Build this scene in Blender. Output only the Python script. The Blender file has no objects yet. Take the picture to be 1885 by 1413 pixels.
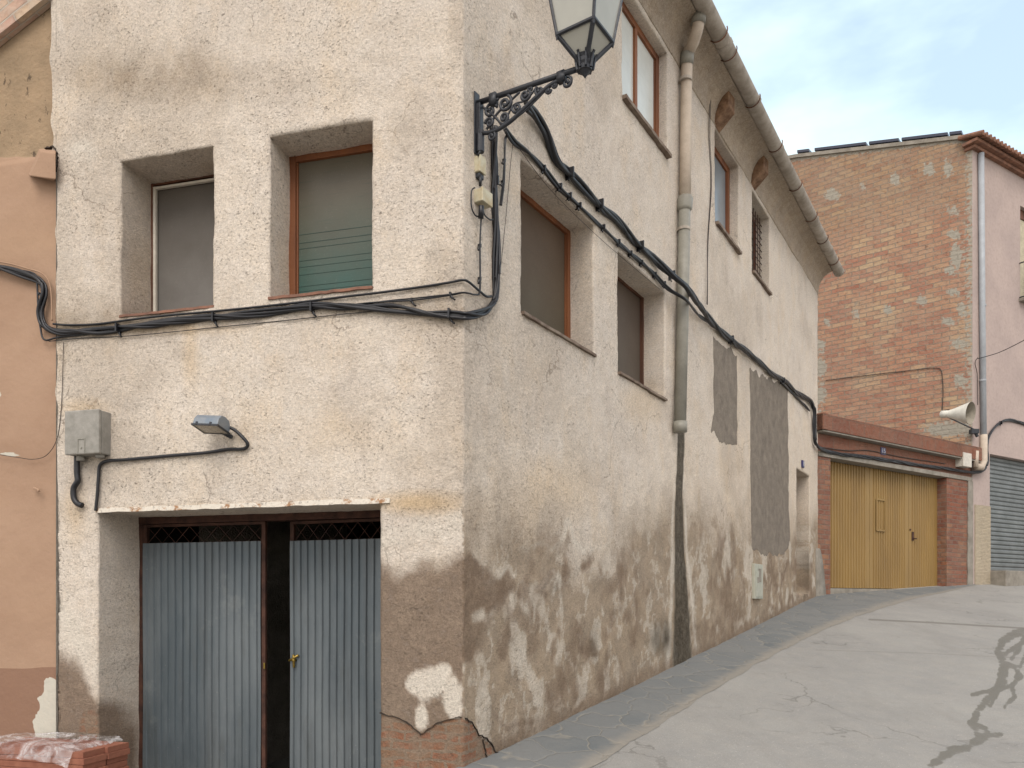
import bpy, math, random
import numpy as np
from mathutils import Vector, Matrix
random.seed(7)
R_ = math.radians
# ------------------------------------------------------------ camera
F = 1450.0; CXP = 942.5; HY = 1105.0; CZ = 1.5
sc = bpy.context.scene
cd = bpy.data.cameras.new('camera'); cam = bpy.data.objects.new('camera', cd); sc.collection.objects.link(cam)
cam.location = (0, 0, CZ); cam.rotation_euler = (R_(90), 0, 0)
cd.sensor_width = 36; cd.lens = F/1885*36; cd.shift_y = (HY-706.5)/1885; cd.clip_end = 600; cd.clip_start = .05
sc.camera = cam
# ------------------------------------------------------------ sky and sun
SUN_EL, SUN_AZ = 48, 187          # azimuth clockwise from +Y
w = bpy.data.worlds.new('World'); sc.world = w; w.use_nodes = True
nt = w.node_tree; nt.nodes.clear()
def wn(t, **k):
    n = nt.nodes.new(t)
    for a, b in k.items(): setattr(n, a, b)
    return n
wo = wn('ShaderNodeOutputWorld'); bg = wn('ShaderNodeBackground'); sk = wn('ShaderNodeTexSky')
sk.sky_type = 'NISHITA'; sk.sun_disc = False; sk.sun_elevation = R_(SUN_EL); sk.sun_rotation = R_(SUN_AZ)
sk.air_density = 1.0; sk.dust_density = 1.5; sk.ozone_density = 1.0
tc = wn('ShaderNodeTexCoord'); mp = wn('ShaderNodeMapping'); mp.inputs['Scale'].default_value = (1.0, 1.0, 2.6)
nz = wn('ShaderNodeTexNoise'); nz.inputs['Scale'].default_value = 2.1; nz.inputs['Detail'].default_value = 6; nz.inputs['Roughness'].default_value = .55
rp = wn('ShaderNodeValToRGB'); rp.color_ramp.elements[0].position = .38; rp.color_ramp.elements[1].position = .60
rp.color_ramp.elements[0].color = (.42, .42, .42, 1); rp.color_ramp.elements[1].color = (.92, .92, .92, 1)
mx = wn('ShaderNodeMix', data_type='RGBA'); 
vm = wn('ShaderNodeVectorMath', operation='DOT_PRODUCT'); vm.inputs[1].default_value = (.52, .75, .40); nt.links.new(tc.outputs['Generated'], vm.inputs[0])
mr = wn('ShaderNodeMapRange'); mr.interpolation_type = 'SMOOTHSTEP'; mr.inputs[1].default_value = .66; mr.inputs[2].default_value = .93; nt.links.new(vm.outputs['Value'], mr.inputs[0])
cm = wn('ShaderNodeMix', data_type='RGBA'); cm.inputs[6].default_value = (6.1, 5.65, 5.2, 1); cm.inputs[7].default_value = (4.5, 5.45, 5.6, 1); nt.links.new(mr.outputs[0], cm.inputs[0]); nt.links.new(cm.outputs[2], mx.inputs[7])
nt.links.new(tc.outputs['Generated'], mp.inputs[0]); nt.links.new(mp.outputs[0], nz.inputs['Vector'])
nt.links.new(nz.outputs[0], rp.inputs[0]); nt.links.new(rp.outputs[0], mx.inputs[0])
nt.links.new(sk.outputs[0], mx.inputs[6]); nt.links.new(mx.outputs[2], bg.inputs[0])
bg.inputs[1].default_value = .125; nt.links.new(bg.outputs[0], wo.inputs[0])
sd = bpy.data.lights.new('sun', 'SUN'); sd.energy = .9; sd.angle = R_(35); sd.color = (1, .93, .84)
so = bpy.data.objects.new('sun', sd); sc.collection.objects.link(so)
sv = Vector((math.sin(R_(SUN_AZ))*math.cos(R_(SUN_EL)), math.cos(R_(SUN_AZ))*math.cos(R_(SUN_EL)), math.sin(R_(SUN_EL))))
so.rotation_euler = sv.to_track_quat('Z', 'Y').to_euler()
vs = sc.view_settings; vs.view_transform = 'Standard'; vs.look = 'None'; vs.gamma = 1; vs.exposure = 1.06; vs.use_curve_mapping = False
# ------------------------------------------------------------ frames
class Wall:
    def __init__(s, ox, oy, ux, uy, nx, ny):
        l = math.hypot(ux, uy); s.o = np.array([ox, oy]); s.u = np.array([ux/l, uy/l]); s.n = np.array([nx, ny])/math.hypot(nx, ny)
    def pt(s, t, z, o=0.0):
        p = s.o + s.u*t + s.n*o
        return (float(p[0]), float(p[1]), float(z))
    def px(s, px, py, off=0.0):
        k = (px-CXP)/F; o = s.o + s.n*off
        t = (o[1]*k - o[0])/(s.u[0]-s.u[1]*k); Y = o[1]+t*s.u[1]
        return float(t), float(CZ + (HY-py)/F*Y)
    def w(s, px, py, off=0.0):
        t, z = s.px(px, py, off); return Vector(s.pt(t, z, off))
    def depth(s, t, pxt):
        k = (pxt-CXP)/F; p = s.o + s.u*t   # p - n*d on the ray
        return float((p[0]-k*p[1])/(s.n[0]-k*s.n[1]))
def proj(x, y, z): return CXP + F*x/y, HY - F*(z-CZ)/y
S0 = 205.0
C = ((853-CXP)/S0, F/S0)
L = Wall(*C, -(4600+CXP), F, -F, -(4600+CXP))
R = Wall(*C, 1850-CXP, F, F, -(1850-CXP))
TF = R.px(1505, 900)[0]
Fp = R.pt(TF, 0)
a56 = R_(56)
G = Wall(Fp[0], Fp[1], math.sin(a56), math.cos(a56), math.cos(a56), -math.sin(a56))
SH = G.px(1790, 1000)[0]
Hp = G.pt(SH, 0)
B = Wall(Hp[0], Hp[1], -(CXP+850), F, -F, -(CXP+850))     # brick gable, t runs left/away
a58 = R_(58)
K = Wall(Hp[0], Hp[1], math.sin(a58), math.cos(a58), math.cos(a58), -math.sin(a58))   # pink facade
# ground plane through three sightings
P = []
for W_, a, b in ((R, 886, 1407), (R, 1492, 1104), (G, 1745, 1080)):
    t, z = W_.px(a, b); q = W_.pt(t, z); P.append(q)
A3 = np.array([[1, p[0], p[1]] for p in P]); GA, GB, GC = np.linalg.solve(A3, np.array([p[2] for p in P]))
def hgt(x, y):
    x = np.asarray(x, float); y = np.asarray(y, float)
    yy = 6.9 + .5*((y-6.9)+np.sqrt((y-6.9)**2+.35))
    yy = 33 - .5*((33-yy)+np.sqrt((33-yy)**2+.8))
    xx = np.clip(x, -12, 30)
    lo = np.clip((-.5-x)/1.7, 0, 1); lo = lo*lo*(3-2*lo)
    return GA + GB*xx + GC*yy - 1.3*lo*np.clip((16-y)/4, 0, 1)
def gpx(px, py):
    k = (px-CXP)/F; m = (HY-py)/F; Y = 10.0
    lo, hi = 3.0, 60.0
    for _ in range(60):
        Y = (lo+hi)/2
        if CZ+m*Y > float(hgt(k*Y, Y)): lo = Y
        else: hi = Y
    return (k*Y, Y)
# ------------------------------------------------------------ noise
def vnoise(x, y, seed=0):
    x = np.asarray(x, float); y = np.asarray(y, float)
    xi = np.floor(x).astype(np.int64); yi = np.floor(y).astype(np.int64); xf = x-xi; yf = y-yi
    def h(a, b):
        n = (a*374761393 + b*668265263 + seed*974634777) & 0xffffffff
        n = ((n ^ (n >> 13))*1274126177) & 0xffffffff
        return ((n ^ (n >> 16)) & 0xffff)/65535.0
    u = xf*xf*(3-2*xf); v = yf*yf*(3-2*yf)
    return (h(xi, yi)*(1-u)+h(xi+1, yi)*u)*(1-v)+(h(xi, yi+1)*(1-u)+h(xi+1, yi+1)*u)*v
def fbm(x, y, o=4, seed=0):
    a = 0; s = 0; w_ = 1
    for i in range(o):
        a = a + w_*vnoise(x*2**i, y*2**i, seed+i*17); s += w_; w_ *= .55
    return a/s
def sstep(a, b, x):
    t = np.clip((x-a)/(b-a), 0, 1); return t*t*(3-2*t)
def blob(X, Y, cx, cy, rx, ry): return np.clip(1.35-np.sqrt(((X-cx)/rx)**2+((Y-cy)/ry)**2), 0, 1)
def pline(X, Y, pts):
    d = np.full(X.shape, 1e9)
    for (x0, y0), (x1, y1) in zip(pts[:-1], pts[1:]):
        dx, dy = x1-x0, y1-y0; t = np.clip(((X-x0)*dx+(Y-y0)*dy)/(dx*dx+dy*dy), 0, 1)
        d = np.minimum(d, np.hypot(X-x0-t*dx, Y-y0-t*dy))
    return d
def inpoly(X, Y, poly):
    c = np.zeros(X.shape, bool); n = len(poly)
    for i in range(n):
        x0, y0 = poly[i]; x1, y1 = poly[(i+1) % n]
        if y0 == y1: continue
        c ^= ((y0 > Y) != (y1 > Y)) & (X < (x1-x0)*(Y-y0)/(y1-y0)+x0)
    return c
def spoly(X, Y, poly, s=8):
    d = pline(X, Y, poly+[poly[0]]); return np.clip(.5+np.where(inpoly(X, Y, poly), d, -d)/(2*s), 0, 1)
# ------------------------------------------------------------ mesh builder
class MB:
    def __init__(s): s.v = []; s.f = []
    def add(s, vs, fs):
        b = len(s.v); s.v += [tuple(map(float, v)) for v in vs]; s.f += [tuple(i+b for i in f) for f in fs]
    def hexa(s, p):
        s.add(p, [(0,3,2,1),(4,5,6,7),(0,1,5,4),(1,2,6,5),(2,3,7,6),(3,0,4,7)])
    def wbox(s, W, t0, t1, z0, z1, o0, o1):
        s.hexa([W.pt(t0,z0,o0),W.pt(t1,z0,o0),W.pt(t1,z0,o1),W.pt(t0,z0,o1),W.pt(t0,z1,o0),W.pt(t1,z1,o0),W.pt(t1,z1,o1),W.pt(t0,z1,o1)])
    def box(s, c, d, M=None):
        c = Vector(c); ps = []
        for z in (-1,1):
            for x, y in ((-1,-1),(1,-1),(1,1),(-1,1)):
                v = Vector((x*d[0]/2, y*d[1]/2, z*d[2]/2))
                ps.append(c + (M @ v if M else v))
        s.hexa(ps)
    def tube(s, pts, r, n=8, cap=True, rs=None):
        pts = [Vector(p) for p in pts]; m = len(pts); rings = []; up = None
        for i, p in enumerate(pts):
            d = (pts[min(i+1, m-1)]-pts[max(i-1, 0)])
            d = d.normalized() if d.length > 1e-9 else Vector((0,0,1))
            if up is None:
                up = Vector((0,0,1)) if abs(d.z) < .9 else Vector((1,0,0))
            a = (up - d*up.dot(d))
            a = a.normalized() if a.length > 1e-6 else d.orthogonal().normalized()
            up = a; b_ = d.cross(a); rr = rs[i] if rs else r
            rings.append([p + a*(rr*math.cos(2*math.pi*k/n)) + b_*(rr*math.sin(2*math.pi*k/n)) for k in range(n)])
        vs = [v for rg in rings for v in rg]; fs = []
        for i in range(m-1):
            for k in range(n):
                k2 = (k+1) % n; fs.append((i*n+k, i*n+k2, (i+1)*n+k2, (i+1)*n+k))
        if cap: fs.append(tuple(range(n-1, -1, -1))); fs.append(tuple((m-1)*n+k for k in range(n)))
        s.add(vs, fs)
    def prism(s, prof, fr, t0, t1):   # prof list of (o,z); fr Wall
        n = len(prof); vs = [fr.pt(t0, z, o) for o, z in prof]+[fr.pt(t1, z, o) for o, z in prof]
        fs = [(i, (i+1) % n, n+(i+1) % n, n+i) for i in range(n)]+[tuple(range(n-1, -1, -1)), tuple(range(n, 2*n))]
        s.add(vs, fs)
    def build(s, name, m, parent=None, smooth=False, bev=0, loc=None, label=None):
        lo = Vector(parent['_w']) if parent is not None and '_w' in parent else Vector((0,0,0))
        if parent is None and loc is None and s.v:
            a = np.array(s.v); loc = ((a[:,0].min()+a[:,0].max())/2, (a[:,1].min()+a[:,1].max())/2, a[:,2].min())
        if parent is None: lo = Vector(loc)
        me = bpy.data.meshes.new(name); me.from_pydata([(v[0]-lo.x, v[1]-lo.y, v[2]-lo.z) for v in s.v], [], s.f)
        me.materials.append(m); me.validate()
        o = bpy.data.objects.new(name, me); sc.collection.objects.link(o)
        import bmesh
        bm = bmesh.new(); bm.from_mesh(me); bmesh.ops.recalc_face_normals(bm, faces=bm.faces); bm.to_mesh(me); bm.free()
        if smooth:
            me.polygons.foreach_set('use_smooth', [True]*len(me.polygons))
        if bev:
            b_ = o.modifiers.new('bevel', 'BEVEL'); b_.width = bev; b_.segments = 2; b_.limit_method = 'ANGLE'; b_.angle_limit = R_(40)
        o['_w'] = tuple(lo)
        if parent is not None: o.parent = parent
        else: o.location = lo
        if label: o['label'] = label
        return o
def thing(name, loc, label, cat, group=None):
    o = bpy.data.objects.new(name, None); sc.collection.objects.link(o); o.location = loc; o['_w'] = tuple(loc)
    o.empty_display_size = .2; o['label'] = label; o['category'] = cat
    if group: o['group'] = group
    return o
def tag(o, label, cat, group=None):
    o['label'] = label; o['category'] = cat
    if group: o['group'] = group
    return o
def struct(o): o['kind'] = 'structure'; return o
def smoothpts(pts, n=6):
    P_ = [Vector(p) for p in pts]; out = []
    for i in range(len(P_)-1):
        p0 = P_[max(i-1,0)]; p1 = P_[i]; p2 = P_[i+1]; p3 = P_[min(i+2, len(P_)-1)]
        for k in range(n):
            t = k/n
            out.append(.5*((2*p1)+(p2-p0)*t+(2*p0-5*p1+4*p2-p3)*t*t+(3*p1-p0-3*p2+p3)*t**3))
    out.append(P_[-1]); return out
# ------------------------------------------------------------ materials
class NM:
    def __init__(s, name, rough=.8, metal=0, spec=.3):
        s.m = bpy.data.materials.new(name); s.m.use_nodes = True; s.t = s.m.node_tree; s.b = s.t.nodes['Principled BSDF']
        s.b.inputs['Roughness'].default_value = rough; s.b.inputs['Metallic'].default_value = metal; s.b.inputs['Specular IOR Level'].default_value = spec
        s.tc = s.n('ShaderNodeTexCoord')
    def n(s, t, **k):
        x = s.t.nodes.new(t)
        for a, b in k.items(): setattr(x, a, b)
        return x
    def l(s, a, b): s.t.links.new(a, b)
    def coord(s, sc_=(1,1,1), src='Object', rot=(0,0,0)):
        m_ = s.n('ShaderNodeMapping'); m_.inputs['Scale'].default_value = sc_; m_.inputs['Rotation'].default_value = rot
        s.l(s.tc.outputs[src], m_.inputs[0]); return m_.outputs[0]
    def noise(s, scale, detail=5, rough=.55, vec=None, dist=0):
        x = s.n('ShaderNodeTexNoise'); x.inputs['Scale'].default_value = scale; x.inputs['Detail'].default_value = detail
        x.inputs['Roughness'].default_value = rough; x.inputs['Distortion'].default_value = dist
        s.l(vec if vec is not None else s.tc.outputs['Object'], x.inputs['Vector']); return x.outputs[0]
    def ramp(s, v, a, b, c0=0., c1=1.):
        x = s.n('ShaderNodeMapRange'); x.inputs[1].default_value = a; x.inputs[2].default_value = b; x.inputs[3].default_value = c0; x.inputs[4].default_value = c1
        s.l(v, x.inputs[0]); return x.outputs[0]
    def mix(s, f, a, b, bt='MIX'):
        x = s.n('ShaderNodeMix', data_type='RGBA', blend_type=bt)
        for v, i in ((f, 0), (a, 6), (b, 7)):
            if isinstance(v, (int, float)): x.inputs[i].default_value = v
            elif isinstance(v, tuple): x.inputs[i].default_value = v+(1,)
            else: s.l(v, x.inputs[i])
        return x.outputs[2]
    def math(s, op, a, b=0.):
        x = s.n('ShaderNodeMath', operation=op)
        for v, i in ((a, 0), (b, 1)):
            if isinstance(v, (int, float)): x.inputs[i].default_value = v
            else: s.l(v, x.inputs[i])
        return x.outputs[0]
    def col(s, c):
        if isinstance(c, tuple): s.b.inputs['Base Color'].default_value = c+(1,)
        else: s.l(c, s.b.inputs['Base Color'])
    def bump(s, h, d, st=1.):
        x = s.n('ShaderNodeBump'); x.inputs['Distance'].default_value = d; x.inputs['Strength'].default_value = st; s.l(h, x.inputs['Height'])
        s.l(x.outputs[0], s.b.inputs['Normal'])
def simple(name, c, rough=.7, metal=0., var=.25, sc_=6., c2=None, bump=0.0, bs=60, spec=.3, streak=False):
    m = NM(name, rough, metal, spec); c2 = c2 or tuple(x*(1-var) for x in c)
    v = m.coord((1,1,.15)) if streak else None
    n = m.noise(sc_, 6, .6, v); col = m.mix(m.ramp(n, .35, .65), c, c2)
    g = m.noise(sc_*12, 3); col = m.mix(m.ramp(g, .45, .75, 0, .35), col, tuple(x*.6 for x in c)); m.col(col)
    if bump: m.bump(m.noise(bs, 5), bump)
    m.l(m.ramp(n, .3, .7, max(rough-.1, .05), min(rough+.1, 1)), m.b.inputs['Roughness'])
    return m.m
def stucco_mat():
    m = NM('lime_stucco', .95, 0, .1)
    a1 = m.n('ShaderNodeAttribute', attribute_name='st'); a2 = m.n('ShaderNodeAttribute', attribute_name='st2')
    s1 = m.n('ShaderNodeSeparateColor'); m.l(a1.outputs['Color'], s1.inputs[0]); s2 = m.n('ShaderNodeSeparateColor'); m.l(a2.outputs['Color'], s2.inputs[0])
    big = m.noise(.9, 5, .6); mid = m.noise(5, 5, .65); fine = m.noise(38, 6, .7); vf = m.noise(110, 3, .6)
    c = m.mix(m.ramp(big, .36, .64), (.715, .625, .52), (.635, .555, .47))
    c = m.mix(m.ramp(mid, .42, .72, 0, .55), c, (.76, .695, .62))
    c = m.mix(m.ramp(m.noise(2.3, 4, .6, m.coord((1, 1, .5))), .52, .74, 0, .35), c, (.70, .53, .34))
    c = m.mix(m.ramp(m.noise(1.7, 5, .7, m.coord((1.3, 1.3, .7), rot=(1, 2, .4))), .55, .75, 0, .5), c, (.50, .43, .37))
    c = m.mix(m.ramp(fine, .45, .72, 0, .4), c, (.80, .75, .68))
    vc = m.n('ShaderNodeTexVoronoi', feature='DISTANCE_TO_EDGE'); vc.inputs['Scale'].default_value = .55
    wv = m.n('ShaderNodeTexNoise'); wv.inputs['Scale'].default_value = 2.2; wv.inputs['Detail'].default_value = 6; m.l(m.tc.outputs['Object'], wv.inputs['Vector'])
    ws_ = m.n('ShaderNodeVectorMath', operation='SCALE'); ws_.inputs['Scale'].default_value = .9; m.l(wv.outputs['Color'], ws_.inputs[0]); wa = m.n('ShaderNodeVectorMath', operation='ADD'); m.l(m.tc.outputs['Object'], wa.inputs[0]); m.l(ws_.outputs[0], wa.inputs[1]); m.l(wa.outputs[0], vc.inputs['Vector'])
    c = m.mix(m.math('MULTIPLY', m.ramp(vc.outputs['Distance'], .001, .006, .6, 0), m.ramp(m.noise(.8, 3), .50, .56)), c, (.25,.20,.16))
    # yellow wash, dirt
    c = m.mix(m.math('MULTIPLY', s2.outputs[1], .75), c, (.60, .42, .22))
    edge = lambda v, lo=.38, hi=.62, k=.5, nn=fine: m.ramp(m.math('ADD', v, m.math('MULTIPLY', m.math('SUBTRACT', nn, .5), k)), lo, hi)
    mm = m.math('ADD', m.math('MULTIPLY', mid, .35), m.math('ADD', m.math('MULTIPLY', m.noise(15, 5, .7), .4), m.math('MULTIPLY', fine, .25)))
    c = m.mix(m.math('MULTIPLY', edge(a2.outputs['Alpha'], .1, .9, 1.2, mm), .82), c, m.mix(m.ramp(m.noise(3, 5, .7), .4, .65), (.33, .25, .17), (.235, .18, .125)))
    c = m.mix(m.math('MULTIPLY', edge(s1.outputs[1], .25, .85, 1.6, mm), .85), c, (.70, .64, .55))
    c = m.mix(m.math('MULTIPLY', edge(s1.outputs[0], .12, .95, 1.5, mm), .9), c, m.mix(m.ramp(mm, .36, .64), (.135, .09, .063), (.29, .215, .152)))
    c = m.mix(m.math('MULTIPLY', edge(s1.outputs[2], .2, .8, .9, mm), .92), c, m.mix(m.ramp(mm, .42, .68), (.03, .025, .018), (.17, .145, .11)))
    cem = m.mix(m.ramp(mid, .35, .7), (.175, .15, .125), (.25, .215, .175))
    ce = edge(s2.outputs[0], .44, .56, .25); c = m.mix(ce, c, cem)
    # exposed masonry low down
    bt = m.n('ShaderNodeTexBrick'); uvm = m.n('ShaderNodeUVMap', uv_map='UVMap')
    bt.inputs['Scale'].default_value = 1; bt.inputs['Brick Width'].default_value = .26; bt.inputs['Row Height'].default_value = .085; bt.inputs['Mortar Size'].default_value = .014
    bt.inputs['Color1'].default_value = (.30, .115, .065, 1); bt.inputs['Color2'].default_value = (.26, .15, .09, 1); bt.inputs['Mortar'].default_value = (.25, .19, .14, 1)
    ad = m.n('ShaderNodeVectorMath', operation='ADD'); m.l(uvm.outputs[0], ad.inputs[0])
    nc = m.n('ShaderNodeTexNoise'); nc.inputs['Scale'].default_value = 6; m.l(uvm.outputs[0], nc.inputs['Vector'])
    sc2 = m.n('ShaderNodeVectorMath', operation='SCALE'); sc2.inputs['Scale'].default_value = .08; m.l(nc.outputs['Color'], sc2.inputs[0]); m.l(sc2.outputs[0], ad.inputs[1]); m.l(ad.outputs[0], bt.inputs['Vector'])
    bc = m.mix(m.ramp(mid, .35, .6), bt.outputs['Color'], (.27, .20, .145))
    bf = edge(s2.outputs[2], .4, .6, .3); c = m.mix(bf, c, bc)
    # dark pits and scratches in the render
    pv = m.noise(26, 4, .75, m.coord((1, 1, 2.0), rot=(.3, .5, .2)), 0)
    pit = m.ramp(pv, .60, .67, 0, .85)
    pit2 = m.ramp(m.noise(40, 4, .75), .60, .68, 0, .85)
    pm = m.ramp(m.noise(1.4, 4, .6), .35, .65, .35, 1)
    pt = m.math('MULTIPLY', m.math('MAXIMUM', pit, pit2), pm)
    pt = m.math('MULTIPLY', pt, m.math('SUBTRACT', 1.0, m.math('MULTIPLY', ce, .8)))
    c = m.mix(pt, c, (.22, .175, .135), 'MIX')
    g_ = m.ramp(m.math('ADD', m.math('MULTIPLY', m.noise(75, 3, .7), .5), m.math('MULTIPLY', m.noise(30, 4, .7, m.coord((1,1,1.8), rot=(.5,.2,.9))), .5)), .38, .62, .76, 1.14)
    hs = m.n('ShaderNodeHueSaturation'); m.l(c, hs.inputs['Color']); m.l(g_, hs.inputs['Value']); c = hs.outputs[0]; m.col(c)
    h = m.math('ADD', m.math('MULTIPLY', m.noise(55, 5, .75), 1.2), m.math('MULTIPLY', m.noise(14, 5, .65), .8))
    h = m.math('ADD', h, m.math('MULTIPLY', vf, .5)); h = m.math('SUBTRACT', h, m.math('MULTIPLY', pt, .7))
    h = m.math('MULTIPLY', h, m.math('SUBTRACT', 1.0, m.math('MULTIPLY', ce, .75)))
    m.bump(h, .012, 1.0); return m.m
M_ST = stucco_mat()
def brick_mat(name, cs, mortar, bw=.36, bh=.10, mort=.012, big=None, warp=.02, patch=True, band=False):
    m = NM(name, .92, 0, .15); uv = m.n('ShaderNodeUVMap', uv_map='UVMap')
    nc = m.n('ShaderNodeTexNoise'); nc.inputs['Scale'].default_value = 1.3; nc.inputs['Detail'].default_value = 3; m.l(uv.outputs[0], nc.inputs['Vector'])
    scv = m.n('ShaderNodeVectorMath', operation='SCALE'); scv.inputs['Scale'].default_value = warp*3; m.l(nc.outputs['Color'], scv.inputs[0])
    ad = m.n('ShaderNodeVectorMath', operation='ADD'); m.l(uv.outputs[0], ad.inputs[0]); m.l(scv.outputs[0], ad.inputs[1])
    def bt(c1, c2, bias=0.):
        b = m.n('ShaderNodeTexBrick'); b.inputs['Scale'].default_value = 1; b.inputs['Brick Width'].default_value = bw; b.inputs['Row Height'].default_value = bh
        b.inputs['Mortar Size'].default_value = mort; b.inputs['Mortar Smooth'].default_value = .3; b.inputs['Bias'].default_value = bias
        b.inputs['Color1'].default_value = c1+(1,); b.inputs['Color2'].default_value = c2+(1,); b.inputs['Mortar'].default_value = mortar+(1,)
        m.l(ad.outputs[0], b.inputs['Vector']); return b
    b1 = bt(cs[0], cs[1]); b2 = bt(cs[2], cs[3])
    n1 = m.noise(.55, 4, .6, uv.outputs[0]); n2 = m.noise(9, 5, .6, uv.outputs[0])
    c = m.mix(m.ramp(n1, .42, .58), b1.outputs['Color'], b2.outputs['Color'])
    if band:
        sx = m.n('ShaderNodeSeparateXYZ'); m.l(uv.outputs[0], sx.inputs[0])
        f = m.ramp(m.math('ADD', sx.outputs[1], m.math('MULTIPLY', n1, 1.2)), band[0], band[1])
        b3 = bt((.35, .235, .14), (.27, .15, .095)); c = m.mix(f, c, b3.outputs['Color'])
    c = m.mix(m.ramp(m.noise(.8, 6, .7, uv.outputs[0]), .4, .65, 0, .35), c, tuple(x*1.25 for x in mortar)); c = m.mix(m.ramp(n2, .4, .75, 0, .6), c, mortar); c = m.mix(m.ramp(m.noise(5, 6, .75, uv.outputs[0]), .52, .7, 0, .55), c, tuple(x*.5 for x in cs[2]))
    hh = b1.outputs['Fac']
    if patch:
        pf = m.ramp(m.noise(1.6, 5, .7, uv.outputs[0]), .64, .68, 0, .8); c = m.mix(pf, c, tuple(x*.95 for x in mortar))
        a2 = m.n('ShaderNodeAttribute', attribute_name='patch'); e = m.ramp(m.math('ADD', a2.outputs['Fac'], m.math('MULTIPLY', m.math('SUBTRACT', n2, .5), 1.2)), .42, .58); c = m.mix(e, c, m.mix(n2, (.25,.23,.19), (.36,.33,.275)))
    m.col(c)
    m.bump(m.math('SUBTRACT', m.math('MULTIPLY', n2, .9), m.math('MULTIPLY', hh, 1.0)), .04, .9); return m.m
M_GBL = brick_mat('gable_brick', ((.33,.145,.095),(.43,.30,.18),(.28,.12,.08),(.38,.205,.13)), (.25,.205,.16), .46, .15, .014, warp=.035, band=(14.2, 15.6))
M_RED = brick_mat('garage_brick', ((.24,.082,.048),(.165,.055,.037),(.31,.155,.085),(.15,.055,.04)), (.21,.155,.12), .34, .13, .012, patch=True)
M_REDB = brick_mat('large_clay_blocks', ((.22,.085,.052),(.175,.065,.043),(.24,.105,.065),(.165,.065,.045)), (.18,.13,.10), .72, .42, .008, patch=False)
M_VRG = brick_mat('verge_brick', ((.44,.25,.18),(.50,.36,.22),(.42,.24,.19),(.48,.38,.26)), (.42,.36,.30), .42, .12, .012, patch=False)
M_RUST = simple('rusty_brown_steel', (.085,.038,.025), .7, .2, .5, 8, (.035,.018,.014), .003)
M_WOOD = simple('brown_wood', (.24,.088,.033), .55, 0, .4, 3, (.13,.05,.024), .003, 40, streak=True)
M_WOODD = simple('weathered_brown_wood', (.15,.06,.032), .7, 0, .4, 5, (.07,.035,.022), .004, 40, streak=True)
M_SILL = simple('clay_tile_sill', (.27,.13,.085), .85, 0, .5, 7, (.14,.08,.06), .006, 50)
M_SILLG = simple('stone_sill', (.24,.19,.145), .85, 0, .4, 7, (.13,.09,.07), .006, 50)
M_CAB = simple('black_cable_rubber', (.008,.0085,.012), .42, 0, .3, 9, spec=.5)
M_CABB = simple('brown_cable_rubber', (.05,.036,.03), .55, 0, .3, 9, spec=.4)
M_IRON = simple('dark_blue_iron_paint', (.012,.015,.022), .42, .1, .4, 25, (.028,.03,.036), .002, 90, spec=.5)
M_BOX = simple('cream_plastic', (.50,.47,.35), .5, 0, .25, 14, (.40,.33,.20), .0015, 60, spec=.4)
M_GBOX = simple('grey_plastic', (.30,.285,.255), .6, 0, .2, 10, (.22,.21,.185), .002, 60, spec=.35)
M_WBOX = simple('off_white_plastic', (.62,.58,.50), .5, 0, .2, 10, None, .001)
M_GUT = simple('fibre_cement_pipe', (.42,.375,.32), .85, 0, .4, 5, (.27,.235,.195), .006, 30)
M_PVC = simple('grey_pvc_pipe', (.27,.26,.22), .5, 0, .3, 4, (.20,.19,.16), .002, 40, spec=.4)
M_PIPEL = simple('painted_pipe', (.52,.44,.355), .75, 0, .3, 5, (.42,.35,.28), .003, 40)
M_CEM = simple('raw_cement', (.29,.265,.225), .95, 0, .35, 4, (.20,.18,.15), .012, 40)
M_DARK = simple('dark_interior', (.012,.011,.010), .95)
M_PINK = simple('pink_render', (.43,.345,.31), .92, 0, .2, .9, (.37,.30,.275), .004, 60)
M_SKYP = simple('grey_downpipe', (.36,.385,.41), .5, 0, .2, 3, None, .001)
M_TILE = simple('roof_tile', (.28,.14,.09), .85, 0, .45, 5, (.16,.09,.065), .01, 30)
M_SHUT = simple('grey_roller_shutter', (.17,.185,.185), .5, .3, .2, 2, None, .001)
M_ZINC = NM('galvanised_sheet', .5, .35, .4)
_m = M_ZINC; n = _m.noise(1.6, 6, .65, _m.coord((1,1,.35))); n2 = _m.noise(55, 4, .7)
c = _m.mix(_m.ramp(n, .35, .7), (.085,.105,.118), (.155,.175,.185)); c = _m.mix(_m.ramp(_m.noise(5, 5, .7, _m.coord((1,1,.25))), .55, .8, 0, .6), c, (.085,.09,.085))
c = _m.mix(_m.ramp(_m.noise(7, 6, .7, _m.coord((1,1,.06))), .5, .72, 0, .55), c, (.07,.075,.078)); c = _m.mix(_m.ramp(_m.noise(2.2, 6, .75), .58, .75, 0, .5), c, (.23,.24,.235)); c = _m.mix(_m.ramp(n2, .68, .74, 0, .6), c, (.5,.5,.5)); _m.col(c); _m.l(_m.ramp(n, .3, .7, .42, .62), _m.b.inputs['Roughness']); _m.bump(n2, .001); M_ZINC = _m.m
def ochre():
    m = NM('ochre_sheet_paint', .55, 0, .35); n = m.noise(1.2, 5, .6, m.coord((1,1,.4))); c = m.mix(m.ramp(n, .35, .7), (.27,.17,.055), (.21,.13,.045))
    c = m.mix(m.ramp(m.noise(7, 6, .7), .68, .78, 0, .7), c, (.17,.09,.035)); c = m.mix(m.ramp(m.noise(40, 3), .5, .8, 0, .25), c, (.22,.14,.05)); m.col(c); m.bump(m.noise(60, 3), .001); return m.m
M_OCH = ochre()
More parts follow.
